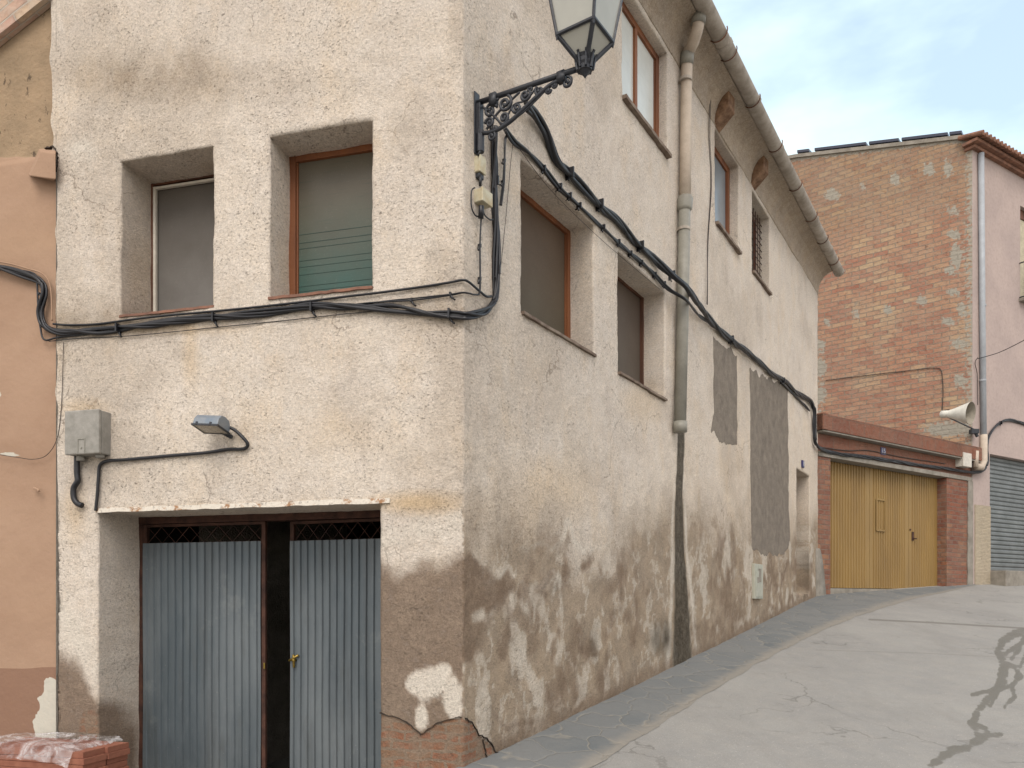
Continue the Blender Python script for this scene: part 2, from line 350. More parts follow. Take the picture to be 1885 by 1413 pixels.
def orange():
    m = NM('orange_render', .9, 0, .2); a = m.n('ShaderNodeAttribute', attribute_name='st'); s = m.n('ShaderNodeSeparateColor'); m.l(a.outputs['Color'], s.inputs[0])
    n = m.noise(1.1, 5, .6, m.coord((1,1,1.6))); f = m.noise(22, 5, .6)
    c = m.mix(m.ramp(n, .35, .68), (.36,.24,.165), (.31,.20,.135))
    c = m.mix(m.math('MULTIPLY', m.ramp(m.noise(.8, 3, .5, m.coord((.5,.5,2))), .5, .8, 0, .4), 1.), c, (.37,.245,.155))
    ed = lambda v, k=.25: m.ramp(m.math('ADD', v, m.math('MULTIPLY', m.math('SUBTRACT', f, .5), k)), .44, .56)
    raw = m.mix(m.ramp(m.noise(2.5, 6, .65), .35, .7), (.34,.245,.155), (.245,.18,.115)); raw = m.mix(m.ramp(m.noise(9, 4, .75, m.coord((1,1,.5))), .61, .66, 0, .9), raw, (.09,.065,.045))
    c = m.mix(ed(s.outputs[0], .1), c, raw)
    c = m.mix(m.math('MULTIPLY', ed(s.outputs[1], .1), .75), c, (.20,.11,.075))
    c = m.mix(ed(s.outputs[2], .4), c, m.mix(f, (.42,.40,.34), (.58,.55,.47)))
    c = m.mix(m.ramp(f, .5, .8, 0, .15), c, (.3,.17,.09)); m.col(c)
    m.bump(m.math('ADD', m.math('MULTIPLY', f, m.math('ADD', m.math('MULTIPLY', s.outputs[0], .8), .25)), m.noise(2.5, 4)), .015); return m.m
M_ORG = orange()
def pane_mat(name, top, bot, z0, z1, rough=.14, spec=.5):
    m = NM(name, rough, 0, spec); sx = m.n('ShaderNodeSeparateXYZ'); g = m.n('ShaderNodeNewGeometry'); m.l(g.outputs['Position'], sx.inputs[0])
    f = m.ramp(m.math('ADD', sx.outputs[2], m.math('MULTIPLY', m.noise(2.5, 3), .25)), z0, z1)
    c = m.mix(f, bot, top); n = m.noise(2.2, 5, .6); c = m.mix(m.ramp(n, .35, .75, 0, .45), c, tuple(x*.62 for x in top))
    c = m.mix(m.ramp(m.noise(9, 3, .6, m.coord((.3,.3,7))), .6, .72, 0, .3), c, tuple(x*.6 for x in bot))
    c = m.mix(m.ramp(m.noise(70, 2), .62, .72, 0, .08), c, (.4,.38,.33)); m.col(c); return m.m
def road_mat():
    m = NM('street_concrete', .9, 0, .2); a = m.n('ShaderNodeAttribute', attribute_name='st'); s = m.n('ShaderNodeSeparateColor'); m.l(a.outputs['Color'], s.inputs[0])
    n = m.noise(.55, 6, .6); f = m.noise(30, 6, .7); mid = m.noise(3.2, 6, .68, m.coord((1,1,1), rot=(0,0,.5)), .3)
    c = m.mix(m.ramp(n, .35, .68), (.285,.28,.262), (.235,.232,.222)); c = m.mix(m.ramp(mid, .40, .72, 0, .55), c, (.31,.295,.268))
    c = m.mix(m.ramp(m.noise(1.3, 6, .75), .56, .72, 0, .45), c, (.24,.232,.215))
    c = m.mix(m.ramp(m.noise(75, 3, .6), .64, .70, 0, .55), c, (.17,.16,.145)); c = m.mix(m.ramp(m.noise(60, 2, .6, m.coord((1.1,.9,1))), .66, .7, 0, .5), c, (.6,.57,.52))
    w_ = m.ramp(m.math('ADD', s.outputs[0], m.math('MULTIPLY', m.math('SUBTRACT', m.noise(7, 6, .75), .5), 1.5)), .42, .60)
    c = m.mix(m.math('MULTIPLY', w_, .85), c, (.125,.118,.098))
    vc = m.n('ShaderNodeTexVoronoi', feature='DISTANCE_TO_EDGE'); vc.inputs['Scale'].default_value = .42
    wv = m.n('ShaderNodeTexNoise'); wv.inputs['Scale'].default_value = 1.7; wv.inputs['Detail'].default_value = 6; m.l(m.tc.outputs['Object'], wv.inputs['Vector'])
    ws_ = m.n('ShaderNodeVectorMath', operation='SCALE'); ws_.inputs['Scale'].default_value = 1.1; m.l(wv.outputs['Color'], ws_.inputs[0]); wa = m.n('ShaderNodeVectorMath', operation='ADD'); m.l(m.tc.outputs['Object'], wa.inputs[0]); m.l(ws_.outputs[0], wa.inputs[1]); m.l(wa.outputs[0], vc.inputs['Vector'])
    c = m.mix(m.math('MULTIPLY', m.ramp(vc.outputs['Distance'], .002, .009, .5, 0), m.ramp(m.noise(.7, 3), .48, .58)), c, (.10,.095,.085))
    c = m.mix(m.ramp(m.noise(.9, 5, .7, m.coord((1, .35, 1), rot=(0,0,-.55))), .5, .7, 0, .4), c, (.19,.182,.168))
    c = m.mix(m.ramp(m.noise(110, 2, .7), .56, .66, 0, .5), c, (.16,.15,.135))
    j = m.ramp(m.math('ADD', s.outputs[1], m.math('MULTIPLY', m.math('SUBTRACT', f, .5), .4)), .4, .7); c = m.mix(m.math('MULTIPLY', j, .7), c, (.14,.13,.115)); m.col(c)
    m.l(m.ramp(w_, 0, 1, .9, .6), m.b.inputs['Roughness'])
    m.bump(m.math('ADD', m.math('MULTIPLY', f, .5), m.math('MULTIPLY', mid, 1.2)), .02, .8); return m.m
M_ROAD = road_mat()
def pave_mat():
    m = NM('stone_pavement', .85, 0, .25); uv = m.n('ShaderNodeUVMap', uv_map='UVMap')
    v = m.n('ShaderNodeTexVoronoi', feature='DISTANCE_TO_EDGE'); v.inputs['Scale'].default_value = 2.1; v2 = m.n('ShaderNodeTexVoronoi'); v2.inputs['Scale'].default_value = 2.1
    nc = m.n('ShaderNodeTexNoise'); nc.inputs['Scale'].default_value = 3; m.l(uv.outputs[0], nc.inputs['Vector'])
    sv_ = m.n('ShaderNodeVectorMath', operation='SCALE'); sv_.inputs['Scale'].default_value = .35; m.l(nc.outputs['Color'], sv_.inputs[0])
    ad = m.n('ShaderNodeVectorMath', operation='ADD'); m.l(uv.outputs[0], ad.inputs[0]); m.l(sv_.outputs[0], ad.inputs[1]); m.l(ad.outputs[0], v.inputs['Vector']); m.l(ad.outputs[0], v2.inputs['Vector'])
    n = m.noise(1.2, 6, .65); f = m.noise(24, 6, .7); st = m.n('ShaderNodeSeparateColor'); m.l(v2.outputs['Color'], st.inputs[0])
    c = m.mix(st.outputs[0], (.12,.132,.136), (.172,.175,.17)); c = m.mix(m.ramp(n, .4, .62, 0, .8), c, (.168,.171,.165))
    e = m.math('MULTIPLY', m.ramp(v.outputs['Distance'], .0, .035, 1, 0), m.ramp(n, .35, .6, 1, .25)); c = m.mix(m.math('MULTIPLY', e, .7), c, (.30,.27,.215))
    sx = m.n('ShaderNodeSeparateXYZ'); m.l(uv.outputs[0], sx.inputs[0])
    a = m.n('ShaderNodeAttribute', attribute_name='edge'); ef = m.ramp(m.math('ADD', a.outputs['Fac'], m.math('MULTIPLY', m.math('SUBTRACT', m.noise(6, 5, .7), .5), .7)), .45, .8); c = m.mix(m.math('MULTIPLY', ef, .6), c, (.28,.25,.205))
    c = m.mix(m.ramp(f, .45, .75, 0, .35), c, (.14,.14,.135)); m.col(c)
    m.bump(m.math('ADD', m.math('MULTIPLY', f, .4), m.math('ADD', m.math('MULTIPLY', n, 1.), m.math('MULTIPLY', m.ramp(v.outputs['Distance'], 0, .06), .5))), .02, .8); return m.m
M_PAVE = pave_mat()
# ------------------------------------------------------------ ground, road, pavement
def grid_obj(name, xs, ys, zf, mat, keep=None):
    X, Y = np.meshgrid(xs, ys); Z = zf(X, Y); nx, ny = len(xs), len(ys)
    idx = np.arange(nx*ny).reshape(ny, nx)
    q = np.stack([idx[:-1,:-1], idx[:-1,1:], idx[1:,1:], idx[1:,:-1]], -1).reshape(-1, 4)
    me = bpy.data.meshes.new(name); me.from_pydata(np.stack([X, Y, Z], -1).reshape(-1, 3).tolist(), [], q.tolist()); me.materials.append(mat)
    me.polygons.foreach_set('use_smooth', [True]*len(me.polygons))
    o = bpy.data.objects.new(name, me); sc.collection.objects.link(o); return struct(o)
def attr(me, name, arr, kind='FLOAT_COLOR'):
    a = me.attributes.new(name, kind, 'POINT')
    a.data.foreach_set('color' if kind == 'FLOAT_COLOR' else 'value', np.asarray(arr, np.float32).reshape(-1))
M_GND = simple('bare_earth', (.26,.22,.17), .95, 0, .3, .5, None, .01, 20)
grid_obj('ground', np.concatenate([np.linspace(-250,-14,12), np.linspace(-12,30,22), np.linspace(40,250,12)]),
         np.concatenate([np.linspace(-60,4,14), np.linspace(5,36,32), np.linspace(45,400,16)]), lambda X, Y: hgt(X, Y)-.12, M_GND)
def rz(X, Y): return hgt(X, Y) + .035*(fbm(X*.5, Y*.5, 3, 5)-.5) + .006*(fbm(X*4, Y*4, 2, 9)-.5)
xs = np.concatenate([np.arange(-14, 3.4, .5), np.arange(3.4, 10.6, .035), np.arange(10.6, 34, .3)])
ys = np.concatenate([np.arange(-12, 7, .5), np.arange(7, 17.5, .05), np.arange(17.5, 34, .3)])
road = grid_obj('road', xs, ys, rz, M_ROAD)
co = np.empty(len(road.data.vertices)*3); road.data.vertices.foreach_get('co', co); co = co.reshape(-1, 3)
PX, PY = CXP+F*co[:,0]/np.maximum(co[:,1], .5), HY-F*(co[:,2]-CZ)/np.maximum(co[:,1], .5)
front = co[:,1] > 6
wet = np.zeros(len(co))
for pts, wd in ((((1905,1158),(1868,1166),(1845,1180),(1838,1200),(1850,1225),(1846,1260)), 13), (((1895,1176),(1870,1190),(1850,1203),(1838,1205)), 8),
                (((1885,1170),(1876,1196),(1862,1212)), 7), (((1846,1225),(1842,1250),(1835,1268),(1815,1290),(1798,1312),(1790,1335),(1800,1352)), 12),
                (((1846,1260),(1820,1272),(1790,1278)), 7), (((1842,1215),(1868,1228),(1880,1245),(1862,1262),(1868,1282),(1850,1300)), 8), (((1860,1262),(1840,1270),(1822,1300)), 6),
                (((1785,1330),(1812,1340),(1822,1352),(1842,1353)), 9), (((1815,1352),(1780,1375),(1745,1385),(1720,1405),(1700,1430)), 16),
                (((1892,1195),(1872,1240),(1865,1262)), 6)):
    wet = np.maximum(wet, .92*np.clip(1.25-pline(PX, PY, pts)/(wd*.72), 0, 1))
wet *= front
jt = np.zeros(len(co))
wet *= .5+.9*(1-np.abs(2*fbm(co[:,0]*3.2, co[:,1]*2.2, 4, 77)-1))**2
for pts, wd in ((((1600,1140),(1720,1146),(1900,1157)), 2.6), (((1500,1196),(1700,1202),(1900,1212)), 2.2), (((1290,1290),(1600,1293),(1900,1297)), 1.0)):
    jt = np.maximum(jt, np.clip(1.2-pline(PX, PY, pts)/wd, 0, 1)*(.9 if wd > 2.5 else .55))
jt *= front
attr(road.data, 'st', np.stack([wet, jt, wet*0, wet*0+1], -1))
outp = [gpx(*p) for p in ((1100,1406),(1190,1350),(1287,1287),(1370,1236),(1458,1187),(1540,1149),(1621,1121),(1680,1103),(1740,1090),(1800,1077),(1885,1066))]
d0 = np.array(outp[0])-np.array(outp[1]); d0 /= np.linalg.norm(d0)
outp = [tuple(np.array(outp[0])+d0*4.5), tuple(np.array(outp[0])+d0*1.5)] + outp + [tuple(np.array(K.pt(9.5,0,.3)[:2]))]
op = np.array([v[:2] for v in smoothpts([(a, b, 0) for a, b in outp], 14)])
inn = [R.pt(t, 0, -.04)[:2] for t in np.arange(-5, TF+.01, .1)] + [G.pt(t, 0, -.04)[:2] for t in np.arange(.1, 10, .1)]
inn = np.array(inn); MBp = []; NW = 10; vs_, uvs, eg = [], [], []
par = 0; last = None; ji = 0
for i, p in enumerate(op):
    d = np.linalg.norm(inn-p, axis=1); d[:ji] = 1e9; ji = int(np.argmin(d)); q = inn[ji]
    if last is not None: par += np.linalg.norm(p-last)
    last = p
    for k in range(NW+1):
        f = k/NW; xy = q*(1-f)+(p+(.05*(vnoise(np.array(par*1.7), np.array([1., 7.]), 3)-.5)+.02*(vnoise(np.array(par*9), np.array([1., 7.]), 3)-.5))*(k == NW))*f
        z = float(rz(xy[0], xy[1])) + .005 + .02*(1-f)
        vs_.append((xy[0], xy[1], z)); uvs.append((par, f*np.linalg.norm(p-q))); eg.append(f**3)
fs_ = [(i*(NW+1)+k, (i+1)*(NW+1)+k, (i+1)*(NW+1)+k+1, i*(NW+1)+k+1) for i in range(len(op)-1) for k in range(NW)]
me = bpy.data.meshes.new('pavement'); me.from_pydata(vs_, [], fs_); me.materials.append(M_PAVE)
uvl = me.uv_layers.new(name='UVMap')
for lp in me.loops: uvl.data[lp.index].uv = uvs[lp.vertex_index]
attr(me, 'edge', eg, 'FLOAT'); me.polygons.foreach_set('use_smooth', [True]*len(me.polygons))
import bmesh
bm = bmesh.new(); bm.from_mesh(me); bmesh.ops.recalc_face_normals(bm, faces=bm.faces)
if sum(f.normal.z for f in bm.faces) < 0: bmesh.ops.reverse_faces(bm, faces=bm.faces)
bm.to_mesh(me); bm.free()
pv = bpy.data.objects.new('pavement', me); sc.collection.objects.link(pv); struct(pv)
# ------------------------------------------------------------ corner house: openings
def opening(W, pts, pxin, dd=None):
    (x0, ya, yb), (x1, yc, yd) = pts      # left px, top, bottom ; right px, top, bottom
    ta, za = W.px(x0, ya); _, zb = W.px(x0, yb); tb, zc = W.px(x1, yc); _, zd = W.px(x1, yd)
    t0, t1 = min(ta, tb), max(ta, tb); d = dd if dd else abs(W.depth(ta if pxin[0] == 'l' else tb, pxin[1]))
    return dict(t0=t0, t1=t1, z0=(zb+zd)/2, z1=(za+zc)/2, d=d)
OL1 = opening(L, ((222,297,578),(392,270,566)), ('l', 278))
OL2 = opening(L, ((497,252,550),(684,220,527)), ('l', 533))
OLD = opening(L, ((180,940,1500),(700,925,1500)), ('l', 255)); OLD['z0'] = -.8
OR1 = opening(R, ((961,285,575),(1093,420,655)), ('r', 1050))
OR2 = opening(R, ((1139,455,685),(1224,545,737)), ('r', 1185))
OU1 = opening(R, ((1146,-30,180),(1229,93,290)), ('r', 1213))
OU2 = opening(R, ((1317,238,412),(1360,303,466)), ('r', 1343))
OU3 = opening(R, ((1385,351,502),(1417,401,541)), ('r', 1406), .28)
ORD = opening(R, ((1467,861,1096),(1490,877,1090)), ('r', 1468), .5)
for k_, v_ in dict(OL1=OL1, OL2=OL2, OLD=OLD, OR1=OR1, OR2=OR2, OU1=OU1, OU2=OU2, OU3=OU3, ORD=ORD).items(): print(k_, {a: round(b, 2) for a, b in v_.items()})
OL2['z1'] = L.px(590, 236)[1]
ZT = 9.95
TLE = L.px(103, 700)[0]
print('TLE', TLE, 'TF', TF, 'SH', SH)
zb = sorted({o[k] for o in (OL1,OL2,OLD,OR1,OR2,OU1,OU2,OU3,ORD) for k in ('z0','z1')})
def fill(a, b, stepf, brk):
    brk = [x for x in brk if a < x < b]; pts = [a]+sorted(brk)+[b]; out = []
    for p, q in zip(pts[:-1], pts[1:]):
        st = stepf((p+q)/2); n_ = max(1, int(math.ceil((q-p)/st))); out += [p+(q-p)*i/n_ for i in range(n_)]
    out.append(b); return np.array(out)
zgrid = fill(-1.0, ZT, lambda z: .032 if z < 6.6 else .06, zb+[6.6])
GY = ((850,1425),(886,1407),(1048,1319),(1173,1259),(1270,1215),(1400,1150),(1492,1104),(1600,1085))
def masksL(X, Y, t, z):
    n1 = fbm(t*1.6, z*1.6, 5, 3); n2 = fbm(t*5, z*5, 4, 8)
    th = np.interp(X, [90,118,150,170,178,205,245,690,697,740,800,850,870], [1195,1200,1235,1270,1280,1282,1310,1310,1040,1045,1035,1010,1000])
    br = sstep(-30, 30, Y-th+90*(n1-.5)+40*(n2-.5)); br *= 1-.0*X
    br = np.where((X > 250) & (X < 690), 0, br)
    wh = .75*np.exp(-((Y-th+55)/38)**2)*(n2*1.2+.2)*((X > 690)|(X < 250)) + .35*np.exp(-((Y-th+40)/120)**2)*((X < 180))
    wb = np.maximum.reduce([blob(X,Y,790,1262,42,38), blob(X,Y,832,1285,26,52), blob(X,Y,775,1320,14,28), blob(X,Y,815,1240,22,22)*.9, blob(X,Y,760,1260,16,26)*.8])
    wb = wb*(X > 690)*(.55+1.0*fbm(t*11, z*11, 4, 161)); br = br*(1-sstep(.35, .75, wb+.5*(n2-.5))); wh = np.maximum(wh, wb)
    wh = np.maximum(wh, .75*blob(X,Y,150,280,40,40)*n2*1.6)
    yl = .9*blob(X,Y,775,925,85,22)+.5*blob(X,Y,350,650,16,70)+.35*blob(X,Y,640,800,120,40)*n1+.5*blob(X,Y,150,750,45,18)+.5*blob(X,Y,255,605,200,12)+.45*blob(X,Y,138,940,22,60)+.4*blob(X,Y,255,500,20,60)
    ck = np.interp(X, [690,712,735,760,778,800,830,853], [1312,1313,1320,1338,1350,1332,1322,1322])
    bk = sstep(-4, 4, Y-ck)*(X > 690)
    bk = np.maximum(bk, .8*blob(X,Y,165,1345,25,50)*(X < 260)); z0 = X*0
    dirt = .35*sstep(.5, .7, fbm(t*.9, z*.6, 4, 21))
    dirt = dirt+.5*blob(X,Y,430,150,300,50)*n1+.4*blob(X,Y,300,130,160,50)*n2+.5*np.exp(-((Y-(592-(X-100)*.03))/30)**2)*n2
    return br, wh, z0, z0, np.clip(yl, 0, 1), bk, np.clip(dirt, 0, 1)
def masksR(X, Y, t, z):
    n1 = fbm(t*1.4, z*.8, 5, 31); n2 = fbm(t*5, z*3.2, 4, 41); n3 = fbm(t*2.4, z*1.9, 5, 51)
    gx, gy = zip(*GY); g = np.interp(X, gx, gy); x_, y_ = R.o[0]+R.u[0]*t, R.o[1]+R.u[1]*t; hg = z-hgt(x_, y_)
    wx_, wy_ = fbm(t*2.5, z*2.0, 4, 131)-.5, fbm(t*2.5+9, z*2.0, 4, 133)-.5; X0, Y0 = X, Y; amp = np.interp(hg, [0,.3,1], [.5,1,1])
    X = X+np.interp(X, [853,900,1300,1500], [30,75,50,25])*wx_; Y = Y+120*wy_*amp
    main = spoly(X, Y, [(840,1040),(870,1022),(900,1040),(938,1062),(945,1088),(918,1108),(902,1150),(888,1195),(865,1225),(840,1235)], 10)
    main *= 1-blob(X,Y,885,1128,14,18)*.8
    zone = sstep(2.35, 1.5, hg+.9*(n1-.5))
    br = np.maximum(main, zone*sstep(.50, .72, n3+.3*(n2-.5))*.6)
    for b_ in ((1042,1050,14,38),(1000,1062,16,16),(1135,1058,24,42),(1090,1040,10,20),(1120,1195,13,55),(1180,1150,14,26),(1080,1190,12,30),(1028,1275,30,34),(1100,1255,16,22),(1335,1085,16,55),(1352,1140,22,45),(1310,1090,10,45),(1445,1045,8,26),(1420,1075,18,24),(1465,1060,6,40),(960,1330,60,18),(1330,1170,40,25),(1450,1120,60,12),(1490,1080,10,30)):
        br = np.maximum(br, .78*blob(X, Y, *b_))
    br = np.maximum(br, .8*sstep(.28, .05, hg+.25*(n2-.5)))
    br = np.clip(br*(1+.5*(fbm(t*9, z*6, 3, 141)-.5))+.7*(n2-.5)*sstep(.02, .3, br), 0, 1)
    wh = zone*sstep(.52, .66, fbm(t*3+5, z*2.0, 5, 61))*.62*sstep(.2, .5, 1-br)
    rg_ = 1-np.abs(2*fbm(t*2.2+2*wx_, z*1.5+2*wy_, 4, 171)-1); wh = np.maximum(wh, zone*sstep(.86, .97, rg_)*.5)
    for b_ in ((940,1330,14,28),(930,1120,10,60),(885,1128,12,12),(1010,1060,60,12),(1060,1000,90,14),(980,1100,12,40)): wh = np.maximum(wh, .7*blob(X, Y, *b_))
    X, Y = X0, Y0
    wx = np.interp(Y, [795,900,1000,1100,1215,1260], [1254,1250,1250,1255,1256,1256]); ww = np.interp(Y, [795,900,1000,1100,1215], [7,7,9,13,18])
    dx = np.abs(X-wx)/ww+.5*(n2-.5); below = sstep(788, 800, Y)
    dk = sstep(1.25, .7, dx)*below; wh = np.maximum(wh, .8*np.exp(-((dx-1.45)/.3)**2)*below*sstep(850, 950, Y)); br = br*(1-sstep(.2, .6, dk))
    dk = np.maximum(dk*np.clip(.6+.8*n2, 0, 1), .75*blob(X,Y,1215,1175,30,45)*(n2+.35)); dk = np.maximum(dk, .75*blob(X,Y,1482,1050,10,55)*(n2+.5)*(t > ORD['t0']))
    dk = np.maximum(dk, .45*blob(X,Y,1095,1190,16,75)*(n2+.3)); dk = np.maximum(dk, .5*sstep(.10, 0, hg)*n2)
    wb_ = lambda s_, a=1: s_*a*(n2-.5)
    P1 = spoly(X+wb_(4), Y+wb_(30), [(1312,615),(1357,655),(1357,822),(1330,812),(1308,795),(1314,760)], 2.5)
    P2 = spoly(X+wb_(4), Y+wb_(24), [(1380,680),(1450,712),(1452,930),(1455,1005),(1440,1024),(1400,1020),(1383,1005),(1382,900)], 2.5)
    ce = np.maximum(P1, P2)
    yl = .8*blob(X,Y,1010,900,90,60)*n1+.5*blob(X,Y,920,940,70,40)*n1+.35*blob(X,Y,1390,900,200,150)*n1+.4*blob(X,Y,1185,740,40,40)
    ck = np.interp(X, [853,866,880,890,905,915,925], [1322,1326,1350,1358,1372,1392,1420]); bk = sstep(-4, 4, Y-ck)*(X < 925)*.75
    dirt = np.clip(1.15*sstep(3.0, 1.0, hg+1.2*(n1-.5))*(.45+.9*fbm(t*1.8, z*1.5, 4, 151)) + .3*sstep(.5,.7,fbm(t*.7, z*.5, 4, 71)) + .55*sstep(9.0, 9.9, z+.8*(n1-.5)), 0, 1)
    yl = yl+.5*np.exp(-((hg-.6)/.5)**2)*n3
    return br, wh, dk, ce, np.clip(yl, 0, 1), bk, dirt
def build_wall(W, tg, zg, holes, mfun, cornerfix):
    T, Z = np.meshgrid(tg, zg); nt_, nz_ = len(tg), len(zg); idx = np.arange(nt_*nz_).reshape(nz_, nt_)
    Tc = (T[:-1,:-1]+T[1:,1:])/2; Zc = (Z[:-1,:-1]+Z[1:,1:])/2; keep = np.ones(Tc.shape, bool); O = np.zeros(T.shape)
    for h in holes:
        keep &= ~((Tc > h['t0'])&(Tc < h['t1'])&(Zc > h['z0'])&(Zc < h['z1']))
        e = 1e-6; on = ((abs(T-h['t0']) < e)|(abs(T-h['t1']) < e)|(abs(Z-h['z0']) < e)|(abs(Z-h['z1']) < e))&(T > h['t0']-e)&(T < h['t1']+e)&(Z > h['z0']-e)&(Z < h['z1']+e)
        O[on] = -.012
    q = np.stack([idx[:-1,:-1], idx[:-1,1:], idx[1:,1:], idx[1:,:-1]], -1)[keep].reshape(-1, 4)
    t = T.ravel(); z = Z.ravel(); o = O.ravel(); F_ = [q.tolist()]; base = len(t); ex_t, ex_z, ex_o = [], [], []
    for h in holes:
        def strip(tt, zz, dep):
            nonlocal base
            n_ = len(tt); ds = [0, .012, dep*.33, dep*.66, dep]
            for j, d in enumerate(ds):
                ex_t.append(tt); ex_z.append(zz); ex_o.append(np.full(n_, -.012-d if j else -.012))
            F_.append([(base+j*n_+i, base+j*n_+i+1, base+(j+1)*n_+i+1, base+(j+1)*n_+i) for j in range(len(ds)-1) for i in range(n_-1)]); base += n_*len(ds)
        ts = tg[(tg > h['t0']-1e-6)&(tg < h['t1']+1e-6)]; zs = zg[(zg > h['z0']-1e-6)&(zg < h['z1']+1e-6)]
        strip(np.full(len(zs), h['t0']), zs, h['d']+.12); strip(np.full(len(zs), h['t1']), zs, h['d']+.12)
        strip(ts, np.full(len(ts), h['z1']), h['d']+.12); strip(ts, np.full(len(ts), h['z0']), h['d']+.12)
    t = np.concatenate([t]+ex_t); z = np.concatenate([z]+ex_z); o = np.concatenate([o]+ex_o)
    fade = np.clip(t/.12, 0, 1); dep = np.clip(1+(o+.012)/.1, 0, 1)
    D = (.030*(fbm(t*1.3, z*1.3, 3, 1)-.5)+.016*(fbm(t*7, z*7, 4, 2)-.5)+.009*(fbm(t*15+3*fbm(t*2,z*2,2,201), z*22, 2, 4)-.5))*fade*(.35+.65*dep)
    wt = .020*(fbm(z*3.5+t, z*0+t*.5, 4, 11)-.5)*fade; wz = .022*(fbm(t*3.5, z*.5, 4, 12)-.5)
    t2 = t+wt; z2 = z+wz; z2 = np.where(t < 1e-6, z, z2); o2 = o+D
    x = W.o[0]+W.u[0]*t2+W.n[0]*o2; y = W.o[1]+W.u[1]*t2+W.n[1]*o2
    cr = t < 1e-6; bis = (L.n+R.n)/2; cw = .03*(fbm(z*5, z*0, 5, 15)-.5)-.006
    x = np.where(cr, x+bis[0]*cw, x); y = np.where(cr, y+bis[1]*cw, y)
    X, Y = CXP+F*x/y, HY-F*(z2-CZ)/y
    return np.stack([x, y, z2], -1), sum(F_, []), np.stack([t, z], -1), mfun(X, Y, t, z), (X, Y)
tL = fill(0, TLE, lambda t: .026, [o[k] for o in (OL1,OL2,OLD) for k in ('t0','t1')]+[.06,.12])
tR = fill(0, TF, lambda t: .028 if t < 4 else (.045 if t < 8 else .06), [o[k] for o in (OR1,OR2,OU1,OU2,OU3,ORD) for k in ('t0','t1')]+[.06,.12,4,8])
wl = build_wall(L, tL, zgrid, (OL1,OL2,OLD), masksL, 0); wr = build_wall(R, tR, zgrid, (OR1,OR2,OU1,OU2,OU3,ORD), masksR, 0)
# jagged left end of the stucco on the front
vl = wl[0]; Xl, Yl = wl[4]
ex = np.interp(Yl, [-600,0,110,280,300,700,900,1200,1330,1420], [93,93,92,97,103,103,106,118,108,104])
edge_m = wl[2][:,0] > TLE-1e-6
for i in np.where(edge_m)[0]:
    pxx = ex[i]+6*(vnoise(np.array(vl[i,2]*6), np.array(0.), 3)-.5); t_, _ = L.px(float(pxx), 500); p_ = L.pt(t_, vl[i,2], -.004); vl[i,0], vl[i,1] = p_[0], p_[1]
HB = (C[0], C[1], -.15)
house = thing('corner_house', HB, 'three storey corner house in rough cream stucco with damp brown stains at its foot', 'house')
allv = np.concatenate([wl[0], wr[0]]); fl = wl[1]; fr_ = [tuple(i+len(wl[0]) for i in f) for f in wr[1]]
me = bpy.data.meshes.new('wall'); me.from_pydata((allv-np.array(HB)).tolist(), [], [tuple(f) for f in fl]+fr_); me.materials.append(M_ST)
uvc = np.concatenate([wl[2]*[-1,1], wr[2]]); uvl = me.uv_layers.new(name='UVMap'); li = np.empty(len(me.loops), np.int32); me.loops.foreach_get('vertex_index', li)
uvl.data.foreach_set('uv', uvc[li].astype(np.float32).ravel())
ms = [np.concatenate([a, b]) for a, b in zip(wl[3], wr[3])]
attr(me, 'st', np.stack([ms[0], ms[1], ms[2], ms[0]*0+1], -1)); attr(me, 'st2', np.stack([ms[3], ms[4], ms[5], ms[6]], -1))
bm = bmesh.new(); bm.from_mesh(me)
bmesh.ops.delete(bm, geom=[v for v in bm.verts if not v.link_faces], context='VERTS')
bmesh.ops.remove_doubles(bm, verts=bm.verts, dist=.0006); bmesh.ops.recalc_face_normals(bm, faces=bm.faces); bm.to_mesh(me); bm.free()
me.polygons.foreach_set('use_smooth', [True]*len(me.polygons))
wall = bpy.data.objects.new('wall', me); sc.collection.objects.link(wall); wall.parent = house; wall['_w'] = HB
# rear shell and roof
LE = L.pt(TLE, 0); FE = R.pt(TF, 0); BK = (LE[0]+R.u[0]*TF, LE[1]+R.u[1]*TF)
sh = MB(); z0, z1 = -1.0, ZT
q = [(FE[0], FE[1]), BK, (LE[0], LE[1])]
for (a, b), (c_, d_) in zip(q[:-1], q[1:]): sh.add([(a,b,z0),(c_,d_,z0),(c_,d_,z1),(a,b,z1)], [(0,1,2,3)])
sh.build('rear_wall', M_CEM, house)
rf = MB(); e = .36
rp_ = [R.pt(-.4,ZT+.16,e), R.pt(TF+.15,ZT+.16,e), R.pt(TF+.15,ZT+1.4,-4.9), R.pt(-.4,ZT+1.4,-4.9)]
rf.add([(a,b,c_) for a,b,c_ in rp_]+[(a,b,c_-.1) for a,b,c_ in rp_], [(0,1,2,3),(7,6,5,4),(0,4,5,1),(1,5,6,2),(2,6,7,3),(3,7,4,0)])
rf.build('roof', M_TILE, house)
sf = MB(); pr = [(-.02,9.45),(.012,9.47),(.03,9.62),(.075,9.76),(.15,9.87),(.25,9.94),(.36,9.97),(.36,10.09),(-.02,10.09)]
n_ = 60; tt = np.linspace(-.35, TF+.02, n_)
for i in range(n_):
    w1 = .02*(vnoise(np.array(tt[i]*1.5), np.array(0.), 2)-.5)
    for o_, z_ in pr: sf.v.append(R.pt(tt[i], z_+w1*(o_ > 0), o_))
m_ = len(pr)
for i in range(n_-1):
    for k in range(m_): sf.f.append((i*m_+k, i*m_+(k+1) % m_, (i+1)*m_+(k+1) % m_, (i+1)*m_+k))
sf.f += [tuple(range(m_)), tuple((n_-1)*m_+k for k in range(m_))]
sfo = sf.build('soffit', M_ST, house)
